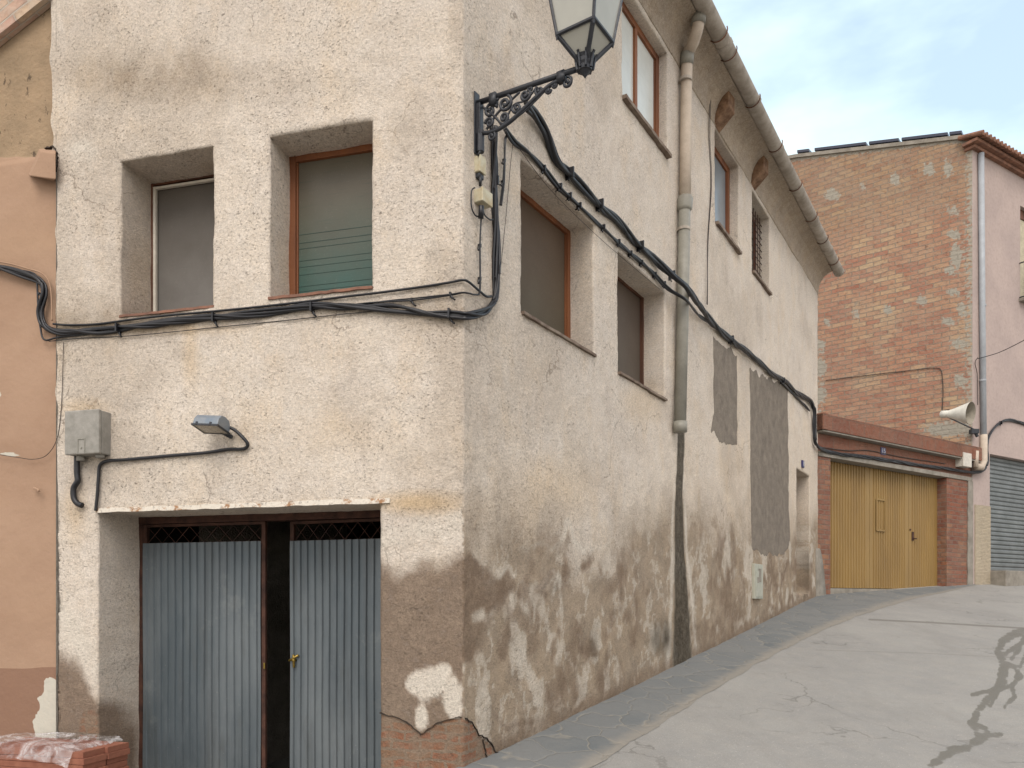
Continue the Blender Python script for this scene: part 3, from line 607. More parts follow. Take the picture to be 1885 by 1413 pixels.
nv = len(sfo.data.vertices); attr(sfo.data, 'st', np.tile([0,0,0,1], (nv,1))); attr(sfo.data, 'st2', np.tile([0,0,0,.75], (nv,1))); sfo.data.uv_layers.new(name='UVMap')
# gutter
gu = MB(); GO, GZ, GR = .46, 10.06, .125
ts_ = np.linspace(-.4, TF+.28, 40)
for sec in range(10):
    a, b = ts_[0]+(ts_[-1]-ts_[0])*sec/10, ts_[0]+(ts_[-1]-ts_[0])*(sec+1)/10+.08
    dz = .012*math.sin(sec*2.1); pro = []
    for k in range(15):
        an = math.pi*k/14-math.pi; pro.append((GO+GR*math.cos(an), GZ+dz+GR*math.sin(an)))
    for k in range(14, -1, -1):
        an = math.pi*k/14-math.pi; pro.append((GO+(GR-.014)*math.cos(an), GZ+dz+(GR-.014)*math.sin(an)+.002))
    gu.prism(pro, R, a, b)
    gu.prism([(GO+(GR+.012)*math.cos(math.pi*k/12-math.pi), GZ+dz+(GR+.012)*math.sin(math.pi*k/12-math.pi)) for k in range(13)]+[(GO+(GR-.003)*math.cos(math.pi*k/12-math.pi), GZ+dz+(GR-.003)*math.sin(math.pi*k/12-math.pi)) for k in range(12,-1,-1)], R, b-.12, b)
gut = gu.build('gutter', M_GUT, house, smooth=False)
for x_, y_ in ((1322,60),(1340,95),(1384,182),(1426,265),(1463,335),(1492,395),(1513,432),(1533,475)):
    t_ = R.px(x_, y_, GO)[0]; b_ = MB(); b_.tube([R.pt(t_, GZ+(GR+.018)*math.sin(math.pi*k/14-math.pi), GO+(GR+.018)*math.cos(math.pi*k/14-math.pi)) for k in range(15)]+[R.pt(t_, GZ+.04, GO+GR+.01)], .009, 5)
    b_.build('gutter_bracket', M_WOODD, gut)
M_RAF = simple('rotten_rafter', (.26,.155,.09), .9, 0, .6, 9, (.11,.06,.035), .02, 30)
# corbel stubs showing through the soffit
for (x_, y_) in ((1330,165), (1395,285)):
    t_, z_ = R.px(x_, y_, .1); b_ = MB(); b_.hexa([R.pt(t_-.16,9.46,.0),R.pt(t_+.14,9.44,.0),R.pt(t_+.13,9.68,.27),R.pt(t_-.15,9.70,.25),R.pt(t_-.16,9.98,.0),R.pt(t_+.14,9.98,.0),R.pt(t_+.13,9.99,.27),R.pt(t_-.15,9.99,.25)])
    b_.build('rafter_end', M_RAF, house, bev=.012)
# ------------------------------------------------------------ windows
P_GREY = pane_mat('grey_reflection_pane', (.11,.095,.08), (.175,.17,.16), OL1['z0'], OL1['z1'], .6, .15)  # matte gradient: the street's reflection painted into the pane colour
P_TEAL = pane_mat('green_blind_and_reflection', (.12,.105,.078), (.035,.098,.085), OL2['z0']+.25, OL2['z1']-.25, .3, .25)  # green blind, with a reflection painted in as the browner upper tone
P_BRN = pane_mat('brown_reflection_pane', (.115,.078,.053), (.09,.083,.058), OR1['z0'], OR1['z1'], .6, .15)  # brown reflection of the houses opposite put into the pane colour
P_BRN2 = pane_mat('dull_reflection_pane', (.105,.078,.06), (.098,.084,.067), OR2['z0'], OR2['z1'], .6, .15)  # same painted-in reflection, in a duller brown
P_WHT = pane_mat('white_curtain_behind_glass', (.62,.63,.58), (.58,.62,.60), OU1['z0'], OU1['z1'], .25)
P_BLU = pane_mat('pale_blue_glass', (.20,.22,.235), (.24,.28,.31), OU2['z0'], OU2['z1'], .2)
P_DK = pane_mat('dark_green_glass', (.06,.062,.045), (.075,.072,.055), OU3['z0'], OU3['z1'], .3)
def window(W, o, fm, pm, sm, fw=.06, sill_out=.03, sill_h=.025, mull=None, name_='window', left_w=None, label=None):
    d = o['d']; t0, t1, z0, z1 = o['t0']-.01, o['t1']+.01, o['z0']+.012, o['z1']+.02
    f = MB(); f.wbox(W, t0, t0+fw, z0, z1, -d-.07, -d); f.wbox(W, t1-fw, t1, z0, z1, -d-.07, -d+.001)
    f.wbox(W, t0+fw, t1-fw, z1-fw, z1, -d-.07, -d-.002); f.wbox(W, t0+fw, t1-fw, z0, z0+fw*.7, -d-.07, -d-.002)
    i = fw+.0
    for (a, b) in ((t0+fw, t0+fw+.018), (t1-fw-.018, t1-fw)): f.wbox(W, a, b, z0+fw*.7, z1-fw, -d-.06, -d-.02)
    if mull:
        for m_ in mull: f.wbox(W, m_-.04, m_+.04, z0+fw*.7, z1-fw, -d-.065, -d-.004)
    fo = f.build('window', fm, house, bev=.004, label=label)
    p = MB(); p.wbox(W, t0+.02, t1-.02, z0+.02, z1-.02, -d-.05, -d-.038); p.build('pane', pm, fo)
    s = MB(); n_ = 14; a, b = o['t0']-.012, o['t1']+.012
    vs1 = []
    for k in range(n_+1):
        t = a+(b-a)*k/n_; j = .006*(random.random()-.5)
        vs1 += [W.pt(t, o['z0']-.018+j, sill_out+j), W.pt(t, o['z0']+sill_h+j, sill_out+j), W.pt(t, o['z0']+sill_h+.012, -d+.004), W.pt(t, o['z0']-.018, -d+.004)]
    s.add(vs1, [(k*4+j, k*4+(j+1) % 4, (k+1)*4+(j+1) % 4, (k+1)*4+j) for k in range(n_) for j in range(4)]+[(0,1,2,3),(n_*4+3,n_*4+2,n_*4+1,n_*4)])
    s.build('sill', sm, fo); return fo
w1 = window(L, OL1, M_WOODD, P_GREY, M_SILL, .035, .012, .006, label='grey paned window')
b_ = MB(); b_.wbox(L, OL1['t1']-.065, OL1['t1']-.035, OL1['z0']+.03, OL1['z1']-.04, -OL1['d']-.02, -OL1['d']+.012)
b_.wbox(L, OL1['t0']+.03, OL1['t1']-.066, OL1['z1']-.066, OL1['z1']-.042, -OL1['d']-.02, -OL1['d']+.010); b_.build('pane_rail', M_WBOX, w1)
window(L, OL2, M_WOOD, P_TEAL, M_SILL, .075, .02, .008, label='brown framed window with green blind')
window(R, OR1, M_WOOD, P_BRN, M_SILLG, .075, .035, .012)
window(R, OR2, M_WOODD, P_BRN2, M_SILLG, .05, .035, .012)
tm = R.px(1172, 150, -OU1['d'])[0]
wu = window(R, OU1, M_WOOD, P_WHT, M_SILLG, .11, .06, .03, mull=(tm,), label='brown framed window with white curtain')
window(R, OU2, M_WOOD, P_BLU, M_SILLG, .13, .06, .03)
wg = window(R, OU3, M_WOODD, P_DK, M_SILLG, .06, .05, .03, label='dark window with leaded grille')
b_ = MB()
for i in range(1, 8):
    t = OU3['t0']+(OU3['t1']-OU3['t0'])*i/8; b_.tube([R.pt(t, OU3['z0']+.03, -.16), R.pt(t, OU3['z1']-.02, -.16)], .008, 5)
for i in range(1, 12):
    z = OU3['z0']+(OU3['z1']-OU3['z0'])*i/12; b_.tube([R.pt(OU3['t0'], z, -.165), R.pt(OU3['t1'], z, -.165)], .008, 5)
b_.build('grille', M_RUST, wg)
b_ = MB()
for i in range(9):
    z = OL2['z0']+.10+i*.085+.02*math.sin(i*2.3); b_.wbox(L, OL2['t0']+.08, OL2['t1']-.08, z, z+.0035, -OL2['d']-.038, -OL2['d']-.035)
b_.build('blind_seam', simple('blind_seam_green', (.04,.08,.068), .6), [o for o in house.children if o.get('label') == 'brown framed window with green blind'][0])
# far entrance door, set deep in its recess
dm = MB(); dm.wbox(R, ORD['t0'], ORD['t1'], ORD['z0']-.1, ORD['z1'], -.56, -.50)
fd = dm.build('entrance_door', M_WOODD, house)
b_ = MB(); b_.wbox(R, ORD['t0']+.1, ORD['t1']-.1, ORD['z0']+1.6, ORD['z1']-.2, -.50, -.488); b_.wbox(R, ORD['t0']+.1, ORD['t1']-.1, ORD['z0']+.2, ORD['z0']+1.4, -.50, -.488); b_.build('door_panel', M_RUST, fd)
# ------------------------------------------------------------ front garage doors
D = OLD; dd = D['d']; zt = D['z1']; zb_ = -.75
tA = D['t1']-.0; tB = D['t0']
zsh = L.px(365, 998, -dd)[1]                              # top of the corrugated sheets
def corr(W, ta, tb, z0, z1, o, pitch=.088, dep=.018, amp=None):
    vs, fs = [], []; n_ = int(round((tb-ta)/pitch)); pitch = (tb-ta)/n_; prof = []
    for i in range(n_):
        for f, h in ((0,0),(.34,0),(.46,1),(.88,1)): prof.append((ta+(i+f)*pitch, h*dep+.002*math.sin(i*1.7)))
    prof.append((tb, 0)); zz = np.linspace(z0, z1, 14)
    for k, z in enumerate(zz):
        for t, h in prof: vs.append(W.pt(t, z, o+h+.004*math.sin(z*3+t*4)))
    m_ = len(prof); fs = [(k*m_+i, k*m_+i+1, (k+1)*m_+i+1, (k+1)*m_+i) for k in range(len(zz)-1) for i in range(m_-1)]
    return vs, fs
fo = MB()
fo.wbox(L, tB-.05, tA+.05, zt-.075, zt+.05, -dd-.12, -dd-.005); fo.wbox(L, tA-.045, tA+.05, zb_, zt-.075, -dd-.12, -dd-.008); fo.wbox(L, tB-.05, tB+.04, zb_, zt-.075, -dd-.12, -dd-.008)
frame = fo.build('door_frame', M_RUST, house, bev=.004)
tl0 = L.px(479, 1100, -dd)[0]; tl1 = tA-.05; tr1 = L.px(524, 1100, -dd)[0]; tr0 = tB+.045
def leaf(ta, tb, rot=0., hinge=None, lab=None, stile_right=True):
    f = MB(); zt2 = zt-.08
    f.wbox(L, ta, ta+.045, zb_+.03, zt2, -dd-.05, -dd-.012); f.wbox(L, tb-.045, tb, zb_+.03, zt2, -dd-.05, -dd-.012)
    f.wbox(L, ta+.045, tb-.045, zt2-.03, zt2, -dd-.05, -dd-.014); f.wbox(L, ta+.045, tb-.045, zsh-.03, zsh+.004, -dd-.05, -dd-.014)
    sh_ = MB(); a = ta+(0 if not stile_right else .052); sh_.add(*corr(L, a, tb-.004 if not stile_right else tb-.004, zb_+.03, zsh, -dd-.008))
    gr = MB(); nd = 4; w_ = (tb-ta-.09)/nd
    for i in range(nd):
        a0 = ta+.045+i*w_; off = -dd-.03; mid = a0+w_/2
        gr.tube([L.pt(a0, zsh, off), L.pt(mid, zt2-.03, off)], .004, 5); gr.tube([L.pt(mid, zt2-.03, off), L.pt(a0+w_, zsh, off)], .004, 5)
        gr.tube([L.pt(a0, zt2-.03, off-.008), L.pt(mid, zsh, off-.008)], .0025, 5); gr.tube([L.pt(mid, zsh, off-.008), L.pt(a0+w_, zt2-.03, off-.008)], .0025, 5)
    if rot:
        hp = Vector(L.pt(hinge, 0, -dd-.03)); M_ = Matrix.Rotation(rot, 4, 'Z')
        for mb in (f, sh_, gr): mb.v = [tuple(hp + M_ @ (Vector(v)-hp)) for v in mb.v]
    fo_ = f.build('garage_door_leaf', M_RUST, house, bev=.003, label=lab); sh_.build('corrugated_sheet', M_ZINC, fo_); gr.build('transom_grille', M_RUST, fo_); return fo_, M_ if rot else None
lf, _ = leaf(tl0-.052, tl1, lab='left corrugated grey leaf, closed')
rf_, M2 = leaf(tr0, tr1, rot=R_(-4), hinge=tr0, lab='right corrugated grey leaf, slightly ajar', stile_right=False)
# brass latch
hp = Vector(L.pt(tr0, 0, -dd-.03)); tq, zq = L.px(535, 1216, -dd); M_BR = simple('tarnished_brass', (.36,.25,.06), .4, .7, .5, 30)
b_ = MB(); loc = lambda t, z, o: hp + M2 @ (Vector(L.pt(t, z, o))-hp)
b_.tube([loc(tq, zq-.075, -dd+.02), loc(tq, zq+.06, -dd+.025)], .014, 8); b_.tube([loc(tq-.06, zq+.055, -dd+.03), loc(tq+.05, zq-.005, -dd+.03)], .013, 8); b_.tube([loc(tq, zq, -dd-.01), loc(tq, zq, -dd+.04)], .016, 8)
b_.build('latch', M_BR, rf_, smooth=True)
tq, zq = L.px(487, 1225, -dd); b_ = MB(); b_.tube([L.pt(tq, zq-.03, -dd+.004), L.pt(tq, zq+.03, -dd+.004)], .010, 8); b_.build('latch', M_BR, lf)
# dark room behind
rm = MB(); rm.wbox(L, tB-1.0, tA+.05, -1.2, zt+.35, -dd-3.6, -dd-3.5); rm.wbox(L, tB-1.0, tA+.06, zt+.2, zt+.3, -dd-3.5, -dd-.13); rm.wbox(L, tB-1.0, tB-.9, -1.2, zt+.2, -dd-3.5, -dd-.13); rm.wbox(L, tA+.01, tA+.05, -1.2, zt+.2, -dd-3.5, -dd-.13)
rm.build('interior_wall', M_DARK, house)
# painted, rusting lintel bar
M_LIN = NM('flaking_lintel_paint', .8, 0, .2); _m = M_LIN; c = _m.mix(_m.ramp(_m.noise(9, 6, .7), .54, .62), (.62,.57,.49), (.34,.19,.10)); sx = _m.n('ShaderNodeSeparateXYZ'); _m.l(_m.tc.outputs['Object'], sx.inputs[0])
c = _m.mix(_m.ramp(_m.noise(30, 4, .6), .55, .68, 0, .6), c, (.13,.11,.10)); _m.col(c); _m.bump(_m.noise(30, 5), .01); M_LIN = _m.m
b_ = MB(); n_ = 60; ta_, tb_ = D['t0']-.10, D['t1']+.01; vv = []
for k in range(n_+1):
    t = ta_+(tb_-ta_)*k/n_; j = .012*(float(vnoise(np.array(t*9), np.array(0.), 5))-.5); j2 = .02*(float(fbm(np.array(t*5), np.array(1.), 3, 6))-.5)
    vv += [L.pt(t, zt-.012+j, .020), L.pt(t, zt+.032+j2, .018), L.pt(t, zt+.032, -.02), L.pt(t, zt-.012+j, -.02)]
b_.add(vv, [(k*4+j, k*4+(j+1) % 4, (k+1)*4+(j+1) % 4, (k+1)*4+j) for k in range(n_) for j in range(4)]+[(0,1,2,3),(n_*4+3,n_*4+2,n_*4+1,n_*4)])
b_.build('lintel', M_LIN, house)
# cracks
M_CRK = simple('dark_crack', (.05,.038,.03), .95)
def crack(W, pts, wd=.007):
    b_ = MB(); P2 = []
    for (x0, y0), (x1, y1) in zip(pts[:-1], pts[1:]):
        for k in range(5):
            f = k/5; P2.append((x0+(x1-x0)*f+random.uniform(-1.5,1.5), y0+(y1-y0)*f+random.uniform(-1.5,1.5)))
    P2.append(pts[-1]); vv = []
    for i, p in enumerate(P2):
        t, z = W.px(*p); w_ = wd*(.4+random.random())
        vv += [W.pt(t-w_*.4, z+w_, .012), W.pt(t+w_*.4, z-w_, .012), W.pt(t+w_*.4, z-w_, -.03), W.pt(t-w_*.4, z+w_, -.03)]
    n_ = len(P2)-1
    b_.add(vv, [(k*4+j, k*4+(j+1) % 4, (k+1)*4+(j+1) % 4, (k+1)*4+j) for k in range(n_) for j in range(4)]+[(0,1,2,3),(n_*4+3,n_*4+2,n_*4+1,n_*4)])
    b_.build('crack', M_CRK, wall)
crack(L, ((700,1313),(735,1320),(762,1340),(775,1352)), .004); crack(L, ((775,1352),(800,1333),(828,1322),(850,1320)), .003)
crack(R, ((856,1322),(868,1330),(882,1352),(900,1362),(912,1385),(920,1386)), .007); crack(R, ((888,1360),(892,1380),(896,1398)), .003)
# downpipe
b_ = MB(); dp = [R.w(1287,30,.36), R.w(1284,52,.34), R.w(1276,78,.24), R.w(1266,100,.12), R.w(1264,130,.10)]
b_.tube(smoothpts(dp, 6)+[R.w(1262,250,.10), R.w(1261,372,.10)], .085, 16)
pipe = b_.build('downpipe', M_PIPEL, house, smooth=True)
for cps, crs in (([R.w(1287,24,.37), R.w(1285,44,.35)], [.105,.105]), ([R.w(1266,96,.13), R.w(1264,118,.10)], [.098,.098]), ([R.w(1261,362,.10), R.w(1261,368,.10), R.w(1260,384,.10), R.w(1260,388,.10)], [.1,.118,.112,.095])):
    b_ = MB(); b_.tube(cps, .1, 16, rs=crs); b_.build('collar', M_PVC, pipe, smooth=True)
b_ = MB(); b_.tube([R.w(1260,384,.10), R.w(1257,560,.10), R.w(1252,782,.10)], .088, 16); b_.tube([R.w(1252,776,.10), R.w(1252,795,.10)], .102, 16); b_.build('lower_pipe', M_PVC, pipe, smooth=True)
for y_ in (147, 422):
    b_ = MB(); c0 = R.w(1262 if y_ < 300 else 1259, y_, .10); b_.tube([c0-Vector((0,0,.02)), c0+Vector((0,0,.02))], .094, 16); b_.box(c0-Vector((R.n[0],R.n[1],0))*.08, (.06,.06,.03)); b_.build('pipe_clamp', M_GUT, pipe)
M_CABX = simple('pale_green_grey_plastic', (.40,.40,.33), .5, 0, .15, 8)
t_, z_ = R.px(1384,1037); t2_, z2_ = R.px(1399,1100); _, z3_ = R.px(1384,1102)
t_o = thing('meter_cabinet', R.pt((t_+t2_)/2, z3_, 0), 'pale grey-green utility cabinet low on the side wall under the cement patch', 'meter box')
b_ = MB(); b_.wbox(R, t_, t2_, z3_, z_, -.05, .06); b_.build('casing', M_CABX, t_o, bev=.01)
b_ = MB(); b_.wbox(R, t_+.05, t2_-.05, z3_+.04, z_-.14, .06, .07); dr = b_.build('door', M_CABX, t_o, bev=.004)
b_ = MB(); zc_ = (z3_+z_)/2+.05; tc_ = (t_+t2_)/2; b_.wbox(R, tc_-.04, tc_+.12, zc_-.06, zc_+.2, .07, .074); b_.wbox(R, tc_-.16, tc_-.05, zc_-.08, zc_+.03, .07, .074); b_.build('faded_label', M_CEM, dr)
# house number plates
M_ENA = simple('blue_enamel', (.05,.05,.14), .35); M_DIG = simple('white_enamel', (.6,.6,.62), .4)
def plate(W, px, py, wd, ht, txt, label, off=.03):
    t, z = W.px(px, py, off); o = thing('number_plate', W.pt(t, z-ht/2, off), label, 'house number')
    b_ = MB(); b_.wbox(W, t-wd/2, t+wd/2, z-ht/2, z+ht/2, off-.035, off+.008); b_.build('plate', M_ENA, o, bev=.006)
    cu = bpy.data.curves.new('digits', 'FONT'); cu.body = txt; cu.size = ht*.95; cu.align_x = 'CENTER'; cu.align_y = 'CENTER'; cu.extrude = .002
    tmp = bpy.data.objects.new('tmp', cu); sc.collection.objects.link(tmp); dg = bpy.context.evaluated_depsgraph_get(); me = bpy.data.meshes.new_from_object(tmp.evaluated_get(dg)); bpy.data.objects.remove(tmp)
    me.materials.clear(); me.materials.append(M_DIG); d = bpy.data.objects.new('digits', me); sc.collection.objects.link(d); d.parent = o
    p = Vector(W.pt(t, z, off+.011))-Vector(o['_w']); nn = Vector((W.n[0], W.n[1], 0)); uu = Vector((0,0,1)).cross(nn)
    d.matrix_local = Matrix(((uu.x,0,nn.x,p.x),(uu.y,0,nn.y,p.y),(0,1,0,p.z),(0,0,0,1)))
plate(R, 1479, 854, .17, .17, '8', 'small blue house number plate above the narrow recessed doorway')
# ------------------------------------------------------------ neighbour (orange) house
NB = L.pt(TLE+1.5, -.15, -.03)
nbh = thing('orange_house', NB, 'orange rendered neighbouring house with unpainted upper wall at the left edge', 'house')
tg = np.arange(TLE-.25, TLE+3.2, .03); zg = np.arange(-1.1, 9.6, .03); T, Z = np.meshgrid(tg, zg)
o_ = -.035+.03*(fbm(T*.9, Z*.9, 3, 77)-.5)+.006*(fbm(T*6, Z*6, 3, 78)-.5)
zled = L.px(60, 287)[1]; o_ = o_ - .02*sstep(zled-.01, zled+.01, Z)
x = L.o[0]+L.u[0]*T+L.n[0]*o_; y = L.o[1]+L.u[1]*T+L.n[1]*o_; X, Y = CXP+F*x/y, HY-F*(Z-CZ)/y
raw = sstep(-3, 3, (287+4*fbm(T*5, Z*0, 2, 5))-Y); dado = sstep(-1.5, 1.5, Y-1229)
peel = spoly(X+6*(fbm(T*9,Z*9,3,6)-.5), Y+10*(fbm(T*9,Z*9,3,7)-.5), [(108,1258),(95,1243),(84,1250),(80,1275),(68,1285),(74,1305),(60,1325),(66,1370),(110,1370)], 1.5)
peel = np.clip(peel+.5*(fbm(T*14,Z*14,4,44)-.5)*(peel > .02)*(peel < .98), 0, 1); peel = np.maximum(peel, .9*blob(X,Y,18,836,26,4)); peel = np.maximum(peel, .8*blob(X,Y,-2,726,6,8))
idx = np.arange(T.size).reshape(T.shape); q = np.stack([idx[:-1,:-1], idx[:-1,1:], idx[1:,1:], idx[1:,:-1]], -1).reshape(-1, 4)
me = bpy.data.meshes.new('wall'); me.from_pydata((np.stack([x,y,Z], -1).reshape(-1,3)-np.array(NB)).tolist(), [], q.tolist()); me.materials.append(M_ORG)
attr(me, 'st', np.stack([raw.ravel(), dado.ravel(), peel.ravel(), peel.ravel()*0+1], -1)); me.polygons.foreach_set('use_smooth', [True]*len(me.polygons))
nw = bpy.data.objects.new('wall', me); sc.collection.objects.link(nw); nw.parent = nbh; nw['_w'] = NB
b_ = MB(); b_.wbox(L, TLE+.02, TLE+3.17, -1.1, 9.5, -6, -.12); b_.build('rear_wall', M_CEM, nbh)
# tilted brick verge, top left
b_ = MB(); p0 = L.px(-60, 122, .0); p1 = L.px(94, 0, .0); e = np.array([p1[0]-p0[0], p1[1]-p0[1]]); e /= np.linalg.norm(e); up = np.array([-e[1], e[0]]); up = up if up[1] > 0 else -up
a0 = np.array(p0)-e*1.5; a1 = np.array(p1)+e*.02
vv = []; uvv = []
for a, s in ((a0,0),(a1,1)):
    for k, (h, oo) in enumerate(((0,-.05),(0,.055),(.9,.10),(.9,-.05))):
        q_ = a+up*h; vv.append(L.pt(q_[0], q_[1], oo)); uvv.append((float(np.linalg.norm(a-a0)), h+(.15 if k == 0 else 0)))
b_.add(vv, [(0,1,5,4),(1,2,6,5),(2,3,7,6),(3,0,4,7),(0,3,2,1),(4,5,6,7)])
vo = b_.build('brick_verge', M_VRG, nbh); uvl = vo.data.uv_layers.new(name='UVMap')
for lp in vo.data.loops: uvl.data[lp.index].uv = uvv[lp.vertex_index]
# ledge stub
def lp(px, py, off): t, z = L.px(px, py, off); return L.pt(t, z, off)
b_ = MB(); ps = [(72,275),(98,280),(106,320),(54,318)]
b_.hexa([lp(52,322,-.03), lp(100,334,-.03), lp(103,330,.10), lp(56,324,.10), lp(72,273,-.03), lp(104,275,-.03), lp(102,282,.10), lp(76,278,.10)])
so_ = b_.build('ledge_stub', M_ORG, nbh, bev=.012); nv = len(so_.data.vertices); attr(so_.data, 'st', np.tile([0,0,0,1], (nv,1)))
crack(L, ((82,272),(98,270),(107,282),(108,300),(103,316)), .006)
# ------------------------------------------------------------ garage
GBp = G.pt(2.9, float(hgt(*G.pt(2.9,0)[:2])), 0)
gar = thing('garage', GBp, 'low red brick garage with a wide ochre corrugated door', 'garage')
def uvbox(mb, W, scale=1):   # uv from wall coords by face normal
    return mb
def add_uv(o, W, perp=True):
    me = o.data; uvl = me.uv_layers.new(name='UVMap'); w0 = Vector(o['_w'])
    for p in me.polygons:
        nr = p.normal
        along = abs(nr.x*W.u[0]+nr.y*W.u[1])
        for li in p.loop_indices:
            v = me.vertices[me.loops[li].vertex_index].co+w0; d = np.array([v.x, v.y])-W.o; t = float(d@W.u); q_ = float(d@W.n)
            uvl.data[li].uv = (q_ if along > .7 else t, v.z if abs(nr.z) < .7 else q_)
def patchattr(o, f=None):
    me = o.data; w0 = o['_w']; a = np.zeros(len(me.vertices))
    if f: 
        for i, v in enumerate(me.vertices): a[i] = f(v.co.x+w0[0], v.co.y+w0[1], v.co.z+w0[2])
    attr(me, 'patch', a, 'FLOAT')
ZP1 = G.px(1656, 771+20)[1]; zpt = G.px(1660, 790, .25)[1]; zpb = G.px(1660, 824, .25)[1]
print('parapet z', G.px(1507,757,.25)[1], G.px(1805,825,.25)[1], 'lint', G.px(1530,845)[1], G.px(1745,872)[1])
zdoor = .5*(G.px(1535,847)[1]+G.px(1745,876)[1]); ta = G.px(1529,1000)[0]; tb = G.px(1743,1000)[0]; tend = SH-.05
zpt = .5*(G.px(1510,757,.22)[1]+G.px(1802,824,.22)[1]); zpb = .5*(G.px(1512,783,.22)[1]+G.px(1795,850,.22)[1])
b_ = MB(); b_.wbox(G, -.1, tend+.2, zpb, zpt, -.1, .22); b_.wbox(G, -.1, .12, zpb, zpt+.02, -.45, .24); o = b_.build('parapet', M_REDB, gar, bev=.012); add_uv(o, G); patchattr(o)
b_ = MB(); b_.wbox(G, -.05, tend+.16, zpb-.045, zpb-.003, -.05, .20); b_.build('ledge', M_CEM, gar, bev=.008)
b_ = MB(); b_.wbox(G, -.1, tend, zdoor+.13, zpb-.045, -.3, .0); o = b_.build('lintel_wall', M_REDB, gar); add_uv(o, G); patchattr(o)
b_ = MB(); b_.wbox(G, .0, tend-.02, zdoor, zdoor+.128, -.32, .035); b_.build('concrete_lintel', M_CEM, gar, bev=.01)
for (p0_, p1_) in ((-.1, ta), (tb, tend-.25)):
    b_ = MB(); b_.wbox(G, p0_, p1_, -.6, zdoor-.002, -.55, .0); o = b_.build('brick_pier', M_RED, gar, bev=.01); add_uv(o, G); patchattr(o)
b_ = MB(); n_ = 30; vv = []
for k in range(n_+1):
    z = -.6+(zdoor+.6)*k/n_; j = .06*(float(vnoise(np.array(k*.8), np.array(2.), 3)))
    vv += [G.pt(tend-.25-j, z, .004), G.pt(tend-.25-j, z, .03), G.pt(tend+.04, z, .03), G.pt(tend+.04, z, -.3)]
b_.add(vv, [(k*4+j, k*4+(j+1) % 4, (k+1)*4+(j+1) % 4, (k+1)*4+j) for k in range(n_) for j in range(4)]+[(0,1,2,3),(n_*4+3,n_*4+2,n_*4+1,n_*4)])
b_.build('cement_edge', M_CEM, gar)
b_ = MB(); zr = zpt-.3; g0 = G.pt(-.1,zr,-.1); g1 = G.pt(tend,zr,-.1); g2 = B.pt(9,zr,.02)
b_.add([g0,g1,g2,(g0[0],g0[1],zr-.12),(g1[0],g1[1],zr-.12),(g2[0],g2[1],zr-.12)], [(0,1,2),(3,5,4),(0,3,4,1),(1,4,5,2),(2,5,3,0)]); b_.build('roof', M_CEM, gar)
dpo = -.30
leafs = [ta, G.px(1600,1000,dpo)[0], G.px(1672,1000,dpo)[0], tb]
zg0 = min(float(hgt(*G.pt(t,0)[:2])) for t in (ta, tb))-.1
zlow = .5*(G.px(1530,1087,dpo)[1]+G.px(1740,1080,dpo)[1])
dobjs = []
for i in range(3):
    a, b = leafs[i], leafs[i+1]; m_ = .16
    st = MB(); st.wbox(G, a+.008, a+m_, zlow, zdoor-.01, dpo-.03, dpo+.012); st.wbox(G, b-m_, b-.008, zlow, zdoor-.01, dpo-.03, dpo+.012)
    st.add(*corr(G, a+m_, b-m_, zlow, zdoor-.01, dpo-.008, .125, .03)); o = st.build('garage_door_leaf', M_OCH, gar); dobjs.append(o)
t_, z_ = G.px(1619, 948, dpo); b_ = MB()
for (x0,x1,y0,y1) in ((-.22,.22,.26,.29),(-.22,.22,-.29,-.26),(-.22,-.19,-.26,.26),(.19,.22,-.26,.26)): b_.wbox(G, t_+x0, t_+x1, z_+y0*1.6, z_+y1*1.6, dpo+.02, dpo+.045)
b_.build('panel_outline', M_OCH, dobjs[1])
t_, z_ = G.px(1679, 985, dpo); b_ = MB(); b_.wbox(G, t_-.05, t_+.05, z_-.16, z_+.1, dpo+.012, dpo+.03); b_.tube([G.pt(t_, z_-.1, dpo+.03), G.pt(t_+.06, z_-.1, dpo+.08), G.pt(t_+.1, z_-.1, dpo+.08)], .02, 6); b_.tube([G.pt(t_-.14, z_+.16, dpo+.01), G.pt(t_-.14, z_+.16, dpo+.035)], .03, 8); b_.build('lock', M_RUST, dobjs[2])
b_ = MB(); b_.wbox(G, ta-.1, tb+.1, zlow-.6, zlow-.02, -.6, -.02); b_.build('threshold', M_CEM, gar)
b_ = MB(); b_.wbox(G, ta-.3, tb+.3, -.2, zdoor+.1, -.75, -.62); b_.build('interior_wall', M_DARK, gar)
plate(G, 1626, 830, .24, .20, '15', 'small blue number plate 15 above the ochre garage door', off=.012)
# ragged cement at the foot of the far corner
b_ = MB(); vv = []; n_ = 18
zf = float(hgt(FE[0], FE[1]))
for k in range(n_+1):
    f = k/n_; z = zf-.2+f*1.45; o = .05*(1-f)**.5+.03*float(vnoise(np.array(k*1.1), np.array(.5), 8))*(f < .95); t = TF
    w_ = .28*(1-f)**.6+.02; vv += [R.pt(TF-.25, z, .003+o*.2), R.pt(TF-.02, z, .012+o), G.pt(.02+w_, z, .03+o*.4), G.pt(.02+w_, z, -.05), R.pt(TF-.25, z, -.05)]
b_.add(vv, [(k*5+j, k*5+(j+1) % 5, (k+1)*5+(j+1) % 5, (k+1)*5+j) for k in range(n_) for j in range(5)]+[(n_*5+4,n_*5+3,n_*5+2,n_*5+1,n_*5)])
b_.build('cement_foot', M_CEM, house, smooth=True)
